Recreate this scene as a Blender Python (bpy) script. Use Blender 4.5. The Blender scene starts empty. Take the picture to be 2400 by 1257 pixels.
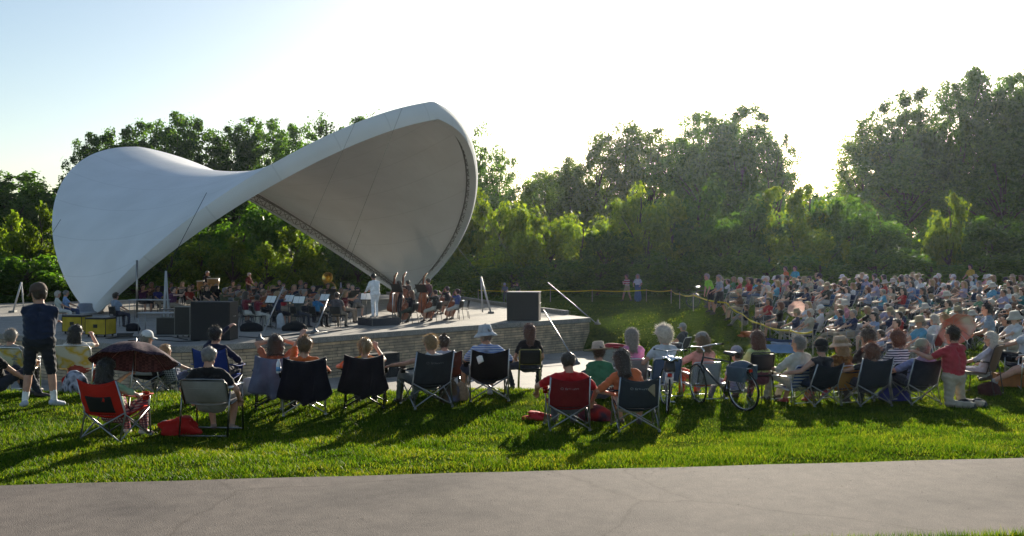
import bpy, math, random
import numpy as np
from mathutils import Vector, Matrix
R = math.radians
rng = np.random.default_rng(11)
random.seed(5)
sc = bpy.context.scene
COL = sc.collection
FP, CX, HY = 2305.0, 1200.0, 605.0        # focal length and horizon of the photograph, in its own pixels

# ------------------------------------------------------------------ materials
_mats = {}
def _new(name):
    m = bpy.data.materials.new(name); m.use_nodes = True
    nt = m.node_tree
    for n in list(nt.nodes): nt.nodes.remove(n)
    out = nt.nodes.new('ShaderNodeOutputMaterial')
    return m, nt, out
def N(nt, t, **kw):
    n = nt.nodes.new(t)
    for k, v in kw.items():
        if k in n.inputs.keys(): n.inputs[k].default_value = v
        else: setattr(n, k, v)
    return n
def ramp(nt, fac, stops):
    n = nt.nodes.new('ShaderNodeValToRGB')
    e = n.color_ramp.elements
    while len(e) > 1: e.remove(e[-1])
    e[0].position, e[0].color = stops[0][0], (*stops[0][1], 1)
    for p, c in stops[1:]:
        x = e.new(p); x.color = (*c, 1)
    nt.links.new(fac, n.inputs[0])
    return n
def c3(c): return tuple(c) + (1,) if len(c) == 3 else tuple(c)
def mat(color, rough=.75, metal=0., var=.18, scale=9., bump=.0, bscale=60., sheen=0., trans=0., spec=.35, coord='Object'):
    key = (tuple(color), rough, metal, var, scale, bump, bscale, sheen, trans, spec, coord)
    if key in _mats: return _mats[key]
    m, nt, out = _new('surface')
    p = N(nt, 'ShaderNodeBsdfPrincipled', Roughness=rough, Metallic=metal)
    p.inputs['Specular IOR Level'].default_value = spec
    if sheen: p.inputs['Sheen Weight'].default_value = sheen
    tc = N(nt, 'ShaderNodeTexCoord')
    if var:
        nz = N(nt, 'ShaderNodeTexNoise', Scale=scale, Detail=4.)
        nt.links.new(tc.outputs[coord], nz.inputs['Vector'])
        lo = tuple(max(0, x * (1 - var)) for x in color[:3]); hi = tuple(min(1, x * (1 + var)) for x in color[:3])
        r = ramp(nt, nz.outputs['Fac'], [(.3, lo), (.7, hi)])
        nt.links.new(r.outputs['Color'], p.inputs['Base Color'])
    else:
        p.inputs['Base Color'].default_value = c3(color)
    if bump:
        nb = N(nt, 'ShaderNodeTexNoise', Scale=bscale, Detail=5.)
        nt.links.new(tc.outputs[coord], nb.inputs['Vector'])
        b = N(nt, 'ShaderNodeBump', Strength=bump, Distance=.02)
        nt.links.new(nb.outputs['Fac'], b.inputs['Height'])
        nt.links.new(b.outputs['Normal'], p.inputs['Normal'])
    sh = p.outputs[0]
    if trans:
        t = N(nt, 'ShaderNodeBsdfTranslucent'); t.inputs['Color'].default_value = c3(color)
        mx = N(nt, 'ShaderNodeMixShader'); mx.inputs[0].default_value = trans
        nt.links.new(sh, mx.inputs[1]); nt.links.new(t.outputs[0], mx.inputs[2]); sh = mx.outputs[0]
    nt.links.new(sh, out.inputs['Surface'])
    _mats[key] = m
    return m
def cloth(c, trans=.0): return mat(c, .9, var=.22, scale=7, bump=.35, bscale=22, sheen=.15, spec=.15, trans=trans)
def fabric(c, trans=.08): return mat(c, .8, var=.15, scale=5, bump=.25, bscale=30, spec=.25, trans=trans)
def plastic(c, r=.45): return mat(c, r, var=.08, scale=6)
def metal(c, r=.35): return mat(c, r, 1., var=.1, scale=12)
def skin(c=(.50, .27, .19)): return mat(c, .55, var=.12, scale=14, spec=.4)
def pattern_mat(kind, cols, scale):
    key = (kind, tuple(cols), scale)
    if key in _mats: return _mats[key]
    m, nt, out = _new('patterned_cloth')
    p = N(nt, 'ShaderNodeBsdfPrincipled', Roughness=.88)
    p.inputs['Specular IOR Level'].default_value = .15
    tc = N(nt, 'ShaderNodeTexCoord')
    def wave(d, s, dist=.6):
        w = N(nt, 'ShaderNodeTexWave', wave_type='BANDS', bands_direction=d, Scale=s, Distortion=dist)
        w.inputs['Detail'].default_value = 1.
        nt.links.new(tc.outputs['Object'], w.inputs['Vector']); return w
    if kind == 'stripes':
        w = wave('Z', scale)
        r = ramp(nt, w.outputs['Fac'], [(.0, cols[0]), (.45, cols[0]), (.55, cols[1]), (1, cols[1])]); col = r.outputs[0]
    elif kind == 'plaid':
        a = wave('X', scale); b = wave('Z', scale)
        mx = N(nt, 'ShaderNodeMath', operation='ADD'); nt.links.new(a.outputs['Fac'], mx.inputs[0]); nt.links.new(b.outputs['Fac'], mx.inputs[1])
        md = N(nt, 'ShaderNodeMath', operation='MULTIPLY'); md.inputs[1].default_value = .5; nt.links.new(mx.outputs[0], md.inputs[0])
        r = ramp(nt, md.outputs[0], [(.15, cols[0]), (.45, cols[1]), (.8, cols[2])]); col = r.outputs[0]
    elif kind == 'check':
        a = N(nt, 'ShaderNodeTexChecker', Scale=scale); a.inputs['Color1'].default_value = c3(cols[0]); a.inputs['Color2'].default_value = c3(cols[1])
        nt.links.new(tc.outputs['Object'], a.inputs['Vector']); col = a.outputs['Color']
    else:                                              # blotches
        v = N(nt, 'ShaderNodeTexNoise', Scale=scale, Detail=1.5)
        nt.links.new(tc.outputs['Object'], v.inputs['Vector'])
        n = len(cols)
        r = ramp(nt, v.outputs['Fac'], [(.34 + .32 * i / max(1, n - 1), c) for i, c in enumerate(cols)]); col = r.outputs[0]
    nt.links.new(col, p.inputs['Base Color']); nt.links.new(p.outputs[0], out.inputs['Surface'])
    _mats[key] = m
    return m

# ------------------------------------------------------------------ mesh builder
class MB:
    def __init__(s): s.v, s.f, s.m = [], [], []
    def add(s, vs, fs, m=0):
        o = len(s.v); s.v.extend([tuple(x) for x in vs]); s.f.extend([tuple(i + o for i in f) for f in fs]); s.m.extend([m] * len(fs)); return s
    def box(s, c, d, M=None, m=0, taper=1.):
        x, y, z = d[0] / 2, d[1] / 2, d[2] / 2
        vs = [Vector((a * x * (taper if k > 0 else 1), b * y * (taper if k > 0 else 1), k * z)) for k in (-1, 1) for b in (-1, 1) for a in (-1, 1)]
        if M is not None: vs = [M @ v for v in vs]
        vs = [v + Vector(c) for v in vs]
        return s.add(vs, [(0, 2, 3, 1), (4, 5, 7, 6), (0, 1, 5, 4), (2, 6, 7, 3), (1, 3, 7, 5), (0, 4, 6, 2)], m)
    def tube(s, pts, r, n=7, m=0, closed=False, caps=True):
        P = [Vector(p) for p in pts]; k = len(P)
        rs = r if isinstance(r, (list, tuple)) else [r] * k
        vs, fs = [], []; up = None
        for i in range(k):
            a = P[(i - 1) % k] if (closed or i > 0) else P[i]; b = P[(i + 1) % k] if (closed or i < k - 1) else P[i]
            t = (b - a)
            t = t.normalized() if t.length > 1e-9 else Vector((0, 0, 1))
            if up is None: up = Vector((0, 0, 1)) if abs(t.z) < .9 else Vector((1, 0, 0))
            u = up - t * up.dot(t)
            if u.length < 1e-6: u = t.orthogonal()
            u.normalize(); w = t.cross(u); up = u
            for j in range(n):
                q = 2 * math.pi * j / n
                vs.append(P[i] + (u * math.cos(q) + w * math.sin(q)) * rs[i])
        for i in range(k if closed else k - 1):
            i2 = (i + 1) % k
            for j in range(n):
                fs.append((i * n + j, i * n + (j + 1) % n, i2 * n + (j + 1) % n, i2 * n + j))
        if caps and not closed:
            fs.append(tuple(range(n - 1, -1, -1))); fs.append(tuple((k - 1) * n + j for j in range(n)))
        return s.add(vs, fs, m)
    def lathe(s, prof, n=20, M=None, m=0):
        vs, fs = [], []
        for r, z in prof:
            for j in range(n):
                q = 2 * math.pi * j / n; v = Vector((r * math.cos(q), r * math.sin(q), z)); vs.append(M @ v if M is not None else v)
        for i in range(len(prof) - 1):
            for j in range(n): fs.append((i * n + j, i * n + (j + 1) % n, (i + 1) * n + (j + 1) % n, (i + 1) * n + j))
        if prof[0][0] > 1e-4: fs.append(tuple(range(n - 1, -1, -1)))
        if prof[-1][0] > 1e-4: fs.append(tuple((len(prof) - 1) * n + j for j in range(n)))
        return s.add(vs, fs, m)
    def ball(s, c, r, nu=12, nv=8, m=0, M=None):
        r = (r, r, r) if not isinstance(r, (tuple, list)) else r
        vs, fs = [], []
        for i in range(nv + 1):
            a = math.pi * i / nv
            for j in range(nu):
                b = 2 * math.pi * j / nu
                v = Vector((r[0] * math.sin(a) * math.cos(b), r[1] * math.sin(a) * math.sin(b), r[2] * math.cos(a)))
                vs.append((M @ v if M is not None else v) + Vector(c))
        for i in range(nv):
            for j in range(nu): fs.append((i * nu + j, (i + 1) * nu + j, (i + 1) * nu + (j + 1) % nu, i * nu + (j + 1) % nu))
        return s.add(vs, fs, m)
    def rcone(s, a, b, ra, rb, n=12, m=0):
        a = Vector(a); b = Vector(b); t = b - a
        if t.length < 1e-5: t = Vector((0, 0, 1e-3))
        L = t.length; t = t / L
        pts, rs = [], []
        for q in (90, 60, 30, 0): pts.append(a - t * ra * math.sin(R(q))); rs.append(max(ra * math.cos(R(q)), ra * .02))
        for q in (0, 30, 60, 90): pts.append(b + t * rb * math.sin(R(q))); rs.append(max(rb * math.cos(R(q)), rb * .02))
        return s.tube(pts, rs, n, m)
    def sheet(s, fn, nu, nv, th=0., m=0):
        P = [[Vector(fn(i / nu, j / nv)) for j in range(nv + 1)] for i in range(nu + 1)]
        if not th:
            vs = [p for row in P for p in row]
            fs = [(i * (nv + 1) + j, (i + 1) * (nv + 1) + j, (i + 1) * (nv + 1) + j + 1, i * (nv + 1) + j + 1) for i in range(nu) for j in range(nv)]
            return s.add(vs, fs, m)
        Q = []
        for i in range(nu + 1):
            row = []
            for j in range(nv + 1):
                du = P[min(i + 1, nu)][j] - P[max(i - 1, 0)][j]; dv = P[i][min(j + 1, nv)] - P[i][max(j - 1, 0)]
                n = du.cross(dv); n = n.normalized() if n.length > 1e-12 else Vector((0, 0, 1))
                row.append(n * th / 2)
            Q.append(row)
        W = nv + 1; K = (nu + 1) * W
        vs = [P[i][j] + Q[i][j] for i in range(nu + 1) for j in range(W)] + [P[i][j] - Q[i][j] for i in range(nu + 1) for j in range(W)]
        fs = []
        for i in range(nu):
            for j in range(nv):
                a, b, c, d = i * W + j, (i + 1) * W + j, (i + 1) * W + j + 1, i * W + j + 1
                fs.append((a, b, c, d)); fs.append((d + K, c + K, b + K, a + K))
        for i in range(nu):
            fs.append((i * W, i * W + K, (i + 1) * W + K, (i + 1) * W)); a = i * W + nv; fs.append((a, a + W, a + W + K, a + K))
        for j in range(nv):
            fs.append((j, j + 1, j + 1 + K, j + K)); a = nu * W + j; fs.append((a, a + K, a + 1 + K, a + 1))
        return s.add(vs, fs, m)
    def mesh(s, mats, smooth=True):
        me = bpy.data.meshes.new('mesh'); me.from_pydata(s.v, [], s.f)
        for x in (mats if isinstance(mats, (list, tuple)) else [mats]): me.materials.append(x)
        if any(s.m): me.polygons.foreach_set('material_index', s.m)
        if smooth: me.polygons.foreach_set('use_smooth', [True] * len(s.f))
        me.update(); return me
    def build(s, name, mats, parent=None, smooth=True, bevel=0., loc=None, rot=None):
        return put(name, s.mesh(mats, smooth), parent, loc, rot, bevel, smooth)
def put(name, me, parent=None, loc=None, rot=None, bevel=0., smooth=False):
    o = bpy.data.objects.new(name, me); COL.objects.link(o)
    if parent is not None: o.parent = parent
    if loc is not None: o.location = loc
    if rot is not None: o.rotation_euler = rot
    if bevel:
        b = o.modifiers.new('b', 'BEVEL'); b.width = bevel; b.segments = 2; b.limit_method = 'ANGLE'; b.angle_limit = R(40)
    return o
def npmesh(V, F, mats, matidx=None, smooth=False):
    me = bpy.data.meshes.new('mesh'); V = np.asarray(V, np.float32); F = np.asarray(F, np.int32); k = F.shape[1]
    me.vertices.add(len(V)); me.vertices.foreach_set('co', V.ravel())
    me.loops.add(F.size); me.loops.foreach_set('vertex_index', F.ravel())
    me.polygons.add(len(F)); me.polygons.foreach_set('loop_start', np.arange(0, F.size, k, dtype=np.int32))
    try: me.polygons.foreach_set('loop_total', np.full(len(F), k, np.int32))
    except Exception: pass
    for x in (mats if isinstance(mats, (list, tuple)) else [mats]): me.materials.append(x)
    if matidx is not None: me.polygons.foreach_set('material_index', np.asarray(matidx, np.int32))
    if smooth: me.polygons.foreach_set('use_smooth', np.ones(len(F), bool))
    me.update(calc_edges=True); me.validate(); return me
def tag(o, label=None, cat=None, group=None, kind=None):
    if label: o['label'] = label
    if cat: o['category'] = cat
    if group: o['group'] = group
    if kind: o['kind'] = kind
    return o
def empty(name, loc=(0, 0, 0), rz=0., label=None, cat=None, group=None, scale=1.):
    o = bpy.data.objects.new(name, None); COL.objects.link(o); o.location = loc; o.rotation_euler = (0, 0, rz); o.scale = (scale,) * 3
    o.empty_display_size = .2
    return tag(o, label, cat, group)
def copy_tree(o, parent=None):
    c = o.copy(); COL.objects.link(c)
    if parent is not None: c.parent = parent
    for ch in o.children: copy_tree(ch, c)
    return c
def recolor(o, idx, m):
    o.material_slots[idx].link = 'OBJECT'; o.material_slots[idx].material = m

# ------------------------------------------------------------------ terrain
def path_far(x): return 9.40 + .124 * x
def path_near(x): return 6.80 + .124 * x
CP = np.array([
 (-30,9,2.1),(-14,7.6,2.05),(-8,8.4,2.05),(-4,8.9,2.05),(0,9.4,2.05),(4,9.9,2.05),(8,10.4,2.05),(14,11.1,2.05),(30,13,2.0),
 (-8,10.4,2.13),(-4,10.7,2.15),(0,11,2.16),(4,11.6,2.18),(8,12.1,2.18),
 (-12,13,2.2),(-6.5,13.5,2.2),(-3.5,12.6,2.26),(.7,12.6,2.27),(2,12.8,2.3),(6,13.6,2.34),(10,14,2.32),
 (-12,16,2.3),(-8.5,17,2.31),(-4,17,2.3),(0,17,2.28),(2,17.5,2.36),(4.5,17.0,2.5),(8,17.5,2.5),(12,18,2.45),(20,17,2.2),(7,20.3,2.56),(12,21,2.52),
 (-10,20,3.1),(-5,20,3.1),(0,21,3.2),(3.5,22,3.2),(7,22.5,2.78),(9,23.5,2.7),(14,24,2.6),
 (-14,24,4.1),(-8,24.5,4.2),(-3,26,4.2),(1,29,4.2),(3,36,4.2),(-18,30,4.2),(-22,26,3.9),(5,30,3.8),(-14,31,4.2),(-5,32,4.2),
 (7,30,3.3),(7,36,3.3),(11.4,35,3.0),(17,34,2.75),(24,32,2.45),
 (8.8,43,2.3),(14,51,2.15),(26,50,2.1),(5.2,44,3.0),(6.5,47,2.75),(8,62,2.7),(4,55,2.7),(2,64,2.72),(-5,80,2.75),(-20,85,2.8),(-40,60,2.8),(-35,45,2.9),(-28,37,3.4),
 (20,65,2.1),(35,60,1.9),(40,40,1.8),(30,25,1.9),(0,120,2.7),(60,120,2),(-60,120,2.5),(110,50,1.8),(-110,50,2.7),(-30,15,2.4),(-20,20,3.0),(-30,27,3.6),(-12,45,2.8),(-10,60,2.8)], float)
def _k(r2): return np.sqrt(r2 + 4.0)
_A = _k(((CP[:, None, :2] - CP[None, :, :2]) ** 2).sum(-1)); _n = len(CP)
_P = np.column_stack([np.ones(_n), CP[:, :2]])
_w = np.linalg.solve(np.block([[_A, _P], [_P.T, np.zeros((3, 3))]]), np.concatenate([CP[:, 2], np.zeros(3)]))
def gz(x, y):
    x = np.atleast_1d(np.asarray(x, float)); y = np.atleast_1d(np.asarray(y, float))
    sh = x.shape; x = x.ravel(); y = y.ravel(); h = np.empty_like(x)
    for i in range(0, len(x), 20000):
        a, b = x[i:i + 20000], y[i:i + 20000]
        K = _k((a[:, None] - CP[None, :, 0]) ** 2 + (b[:, None] - CP[None, :, 1]) ** 2)
        h[i:i + 20000] = K @ _w[:_n] + _w[_n] + _w[_n + 1] * a + _w[_n + 2] * b
    t = np.clip((y - path_far(x) - .12) / 1.6, 0, 1); t = t * t * (3 - 2 * t)
    h = 2.09 * (1 - t) + h * t
    dist = np.hypot(x, y); far = np.clip((dist - 110) / 60, 0, 1)
    h = h * (1 - far) + 2.5 * far
    bumps = .02 * np.sin(x * 2.1 + 1.3 * np.sin(y * 1.1)) * np.sin(y * 1.7 + .6) * t * (dist < 40)
    return (-h + bumps).reshape(sh)
def g1(x, y): return float(gz(x, y)[0])
_Ys = np.concatenate([np.arange(5, 30, .05), np.arange(30, 110, .15)])
def at(px, py):
    """where the line of sight of a photograph pixel meets the lawn"""
    X = (px - CX) / FP * _Ys; Z = -(py - HY) / FP * _Ys
    hit = np.nonzero(Z < gz(X, _Ys))[0]
    i = hit[0] if len(hit) else len(_Ys) - 1
    if py > 880 and _Ys[i] > 19.5:                       # the sight line just clears the crest of the lawn
        i = int(np.searchsorted(_Ys, 16.9 + max(0, 918 - py) * .03))
    return Vector((X[i], _Ys[i], g1(X[i], _Ys[i])))
def atY(px, Y, z=None):
    x = (px - CX) / FP * Y
    return Vector((x, Y, g1(x, Y) if z is None else z))
def pt(px, py, Y): return Vector(((px - CX) / FP * Y, Y, -(py - HY) / FP * Y))
STAGE_Z = -2.7
def st(px, py, dz=0.):
    """a point of the stage floor"""
    Y = FP * -(STAGE_Z + dz) / (py - HY); return Vector(((px - CX) / FP * Y, Y, STAGE_Z))
# ------------------------------------------------------------------ camera, light, sky
cam = bpy.data.cameras.new('camera'); co = bpy.data.objects.new('camera', cam); COL.objects.link(co)
co.rotation_euler = (R(90), 0, 0); cam.sensor_width = 36; cam.lens = 36 * FP / 2400; cam.shift_y = -23.5 / 2400
cam.clip_start = .1; cam.clip_end = 3000; sc.camera = co
SUN_AZ, SUN_EL = 15.0, 14.6
sun = bpy.data.lights.new('sun', 'SUN'); so = bpy.data.objects.new('sun', sun); COL.objects.link(so)
sun.energy = 5.0; sun.angle = R(.53); sun.color = (1, .90, .73)
_d = Vector((math.sin(R(SUN_AZ)) * math.cos(R(SUN_EL)), math.cos(R(SUN_AZ)) * math.cos(R(SUN_EL)), math.sin(R(SUN_EL))))
so.rotation_euler = _d.to_track_quat('Z', 'Y').to_euler()
w = bpy.data.worlds.new('World'); sc.world = w; w.use_nodes = True
nt = w.node_tree
bg = nt.nodes['Background']; sky = nt.nodes.new('ShaderNodeTexSky'); sky.sky_type = 'NISHITA'; sky.sun_disc = False
sky.sun_elevation = R(SUN_EL); sky.sun_rotation = R(SUN_AZ); sky.altitude = 0; sky.air_density = 1.0; sky.dust_density = .8; sky.ozone_density = 1.4
nt.links.new(sky.outputs[0], bg.inputs[0]); bg.inputs[1].default_value = .066
sc.view_settings.view_transform = 'Standard'; sc.view_settings.look = 'None'; sc.view_settings.exposure = 1.17; sc.view_settings.gamma = 1
sc.render.engine = 'CYCLES'; sc.cycles.use_denoising = True; sc.cycles.max_bounces = 8; sc.cycles.transparent_max_bounces = 8
sc.cycles.volume_bounces = 1; sc.cycles.sample_clamp_indirect = 6; sc.cycles.use_adaptive_sampling = True

# ------------------------------------------------------------------ lawn, path, plaza
def axis(segs):
    out = []
    for a, b, s in segs: out.extend(np.arange(a, b, s))
    return np.array(out + [segs[-1][1]])
gx = axis([(-900, -120, 60), (-120, -40, 8), (-40, -14, 1.5), (-14, 14, .45), (14, 40, 1.), (40, 120, 8), (120, 900, 60)])
gy = axis([(-30, 4, 3), (4, 26, .3), (26, 60, .8), (60, 100, 4), (100, 1500, 70)])
X, Y = np.meshgrid(gx, gy, indexing='ij'); Z = gz(X, Y)
PZ = [(-26, 23), (-14, 22.6), (-4, 23.6), (.5, 26), (3.2, 29), (4.6, 33), (4.9, 38), (4.2, 43.2), (2.5, 45.5), (-10, 31.5), (-12, 31.5), (-27, 42)]
def inside(x, y, P):
    c = np.zeros(np.shape(x), bool)
    for i in range(len(P)):
        (x0, y0), (x1, y1) = P[i - 1], P[i]
        c ^= ((y0 > y) != (y1 > y)) & (x < (x1 - x0) * (y - y0) / (y1 - y0 + 1e-12) + x0)
    return c
Z = np.where(inside(X, Y, PZ), np.minimum(Z, -4.36), Z)
V = np.column_stack([X.ravel(), Y.ravel(), Z.ravel()]); ny = len(gy)
I = (np.arange(len(gx) - 1)[:, None] * ny + np.arange(ny - 1)[None]).ravel()
Fq = np.column_stack([I, I + ny, I + ny + 1, I + 1])
def lawn_mat():
    m, nt, out = _new('lawn')
    p = N(nt, 'ShaderNodeBsdfPrincipled', Roughness=.9); p.inputs['Specular IOR Level'].default_value = 0
    geo = N(nt, 'ShaderNodeNewGeometry')
    n1 = N(nt, 'ShaderNodeTexNoise', Scale=.55, Detail=5.); n2 = N(nt, 'ShaderNodeTexNoise', Scale=9., Detail=6.); n3 = N(nt, 'ShaderNodeTexNoise', Scale=70., Detail=3.)
    for n in (n1, n2, n3): nt.links.new(geo.outputs['Position'], n.inputs['Vector'])
    a = N(nt, 'ShaderNodeMath', operation='MULTIPLY_ADD'); a.inputs[1].default_value = .55; nt.links.new(n1.outputs[0], a.inputs[0]); nt.links.new(n2.outputs[0], a.inputs[2])
    r = ramp(nt, a.outputs[0], [(.55, (.03, .05, .008)), (.8, (.065, .11, .014)), (1.0, (.12, .15, .022))])
    nt.links.new(r.outputs[0], p.inputs['Base Color'])
    b = N(nt, 'ShaderNodeBump', Strength=1., Distance=.08); ad = N(nt, 'ShaderNodeMath', operation='ADD'); nt.links.new(n2.outputs[0], ad.inputs[0]); nt.links.new(n3.outputs[0], ad.inputs[1])
    nt.links.new(ad.outputs[0], b.inputs['Height']); nt.links.new(b.outputs[0], p.inputs['Normal']); nt.links.new(p.outputs[0], out.inputs[0])
    return m
lawn = put('ground', npmesh(V, Fq, lawn_mat(), smooth=True)); tag(lawn, kind='structure')

def paving_mat(base, sc_=90., joint=None, spec=.5, rough=.62):
    m, nt, out = _new('paving')
    p = N(nt, 'ShaderNodeBsdfPrincipled', Roughness=rough); p.inputs['Specular IOR Level'].default_value = spec
    geo = N(nt, 'ShaderNodeNewGeometry')
    n1 = N(nt, 'ShaderNodeTexNoise', Scale=sc_, Detail=5.); n2 = N(nt, 'ShaderNodeTexNoise', Scale=.7, Detail=6.); n4 = N(nt, 'ShaderNodeTexNoise', Scale=7., Detail=6.)
    v = N(nt, 'ShaderNodeTexVoronoi', Scale=sc_ * .9)
    for n in (n1, n2, v, n4): nt.links.new(geo.outputs['Position'], n.inputs['Vector'])
    r1 = ramp(nt, n1.outputs[0], [(.3, tuple(x * .55 for x in base)), (.52, base), (.72, tuple(x * 1.55 for x in base))])
    r2 = ramp(nt, n2.outputs[0], [(.3, (.66, .66, .68)), (.45, (.95, .94, .93)), (.7, (1.14, 1.11, 1.08))])
    r4 = ramp(nt, n4.outputs[0], [(.3, (.84, .84, .85)), (.7, (1.1, 1.09, 1.08))])
    mx = N(nt, 'ShaderNodeMix', data_type='RGBA', blend_type='MULTIPLY'); mx.inputs['Factor'].default_value = 1
    nt.links.new(r1.outputs[0], mx.inputs['A']); nt.links.new(r2.outputs[0], mx.inputs['B'])
    mx2 = N(nt, 'ShaderNodeMix', data_type='RGBA', blend_type='MULTIPLY'); mx2.inputs['Factor'].default_value = 1
    nt.links.new(mx.outputs['Result'], mx2.inputs['A']); nt.links.new(r4.outputs[0], mx2.inputs['B'])
    # hairline cracks
    vc = N(nt, 'ShaderNodeTexVoronoi', feature='DISTANCE_TO_EDGE', Scale=.33); 
    ns = N(nt, 'ShaderNodeTexNoise', Scale=2.2, Detail=5.); nt.links.new(geo.outputs['Position'], ns.inputs['Vector'])
    va = N(nt, 'ShaderNodeMix', data_type='VECTOR'); va.inputs['Factor'].default_value = .22
    nt.links.new(geo.outputs['Position'], va.inputs['A']); nt.links.new(ns.outputs['Color'], va.inputs['B'])
    nt.links.new(va.outputs['Result'], vc.inputs['Vector'])
    rc = ramp(nt, vc.outputs['Distance'], [(.0, (.45, .43, .42)), (.004, (.8, .8, .8)), (.009, (1, 1, 1))])
    mx3 = N(nt, 'ShaderNodeMix', data_type='RGBA', blend_type='MULTIPLY'); mx3.inputs['Factor'].default_value = .45
    nt.links.new(mx2.outputs['Result'], mx3.inputs['A']); nt.links.new(rc.outputs[0], mx3.inputs['B'])
    nt.links.new(mx3.outputs['Result'], p.inputs['Base Color'])
    b = N(nt, 'ShaderNodeBump', Strength=.4, Distance=.008); nt.links.new(v.outputs['Distance'], b.inputs['Height']); nt.links.new(b.outputs[0], p.inputs['Normal'])
    nt.links.new(p.outputs[0], out.inputs[0]); return m
asphalt = paving_mat((.180, .158, .143), 130., spec=.08, rough=.9)
concrete = paving_mat((.30, .28, .25), 40., joint=1, spec=.4, rough=.8)
mb = MB()
xs = np.arange(-40, 40.1, .5)
mb.sheet(lambda u, v: (-40 + 80 * u, path_near(-40 + 80 * u) + (path_far(-40 + 80 * u) + .02 - path_near(-40 + 80 * u)) * v + .012 * math.sin(u * 310) * (v > .5), -2.045), 160, 8)
tag(mb.build('path', asphalt), kind='structure')
mb = MB(); k = len(PZ)
mb.add([(x, y, -4.15) for x, y in PZ] + [(x, y, -4.45) for x, y in PZ], [tuple(range(k)), tuple(range(2 * k - 1, k - 1, -1))] + [(i, i + k, (i + 1) % k + k, (i + 1) % k) for i in range(k)])
tag(mb.build('plaza', concrete, smooth=False), kind='structure')

# grass blades: dense near the camera, thinner and larger further off
def leafy_mat(cols, trans, rough=.55, spec=.3, tint=1.3, patches=False):
    m, nt, out = _new('leaf')
    oi = N(nt, 'ShaderNodeObjectInfo'); geo = N(nt, 'ShaderNodeNewGeometry')
    rnd = geo.outputs['Random Per Island']
    r = ramp(nt, rnd, [(i / (len(cols) - 1), c) for i, c in enumerate(cols)])
    hs = N(nt, 'ShaderNodeHueSaturation'); nt.links.new(r.outputs[0], hs.inputs['Color'])
    mr = N(nt, 'ShaderNodeMapRange'); mr.inputs['To Min'].default_value = .75; mr.inputs['To Max'].default_value = 1.3
    nt.links.new(oi.outputs['Random'], mr.inputs['Value']); nt.links.new(mr.outputs[0], hs.inputs['Value'])
    if patches:                                           # dry and lush patches of turf
        pn = N(nt, 'ShaderNodeTexNoise', Scale=1.1, Detail=5.); nt.links.new(geo.outputs['Position'], pn.inputs['Vector'])
        pr_ = ramp(nt, pn.outputs[0], [(.33, (.55, .68, .6)), (.5, (1, 1, 1)), (.68, (1.35, 1.08, 1.2))])
        pm = N(nt, 'ShaderNodeMix', data_type='RGBA', blend_type='MULTIPLY'); pm.inputs['Factor'].default_value = 1
        nt.links.new(r.outputs[0], pm.inputs['A']); nt.links.new(pr_.outputs[0], pm.inputs['B']); nt.links.new(pm.outputs['Result'], hs.inputs['Color'])
    p = N(nt, 'ShaderNodeBsdfPrincipled', Roughness=rough); p.inputs['Specular IOR Level'].default_value = spec
    t = N(nt, 'ShaderNodeBsdfTranslucent'); mx = N(nt, 'ShaderNodeMixShader'); mx.inputs[0].default_value = trans
    tw = N(nt, 'ShaderNodeMix', data_type='RGBA', blend_type='MULTIPLY'); tw.inputs['Factor'].default_value = 1; tw.inputs['B'].default_value = (1.75 * tint, 1.8 * tint, .5 * tint, 1)
    nt.links.new(hs.outputs[0], p.inputs['Base Color']); nt.links.new(hs.outputs[0], tw.inputs['A']); nt.links.new(tw.outputs['Result'], t.inputs['Color'])
    nt.links.new(p.outputs[0], mx.inputs[1]); nt.links.new(t.outputs[0], mx.inputs[2]); nt.links.new(mx.outputs[0], out.inputs[0])
    return m
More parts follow.
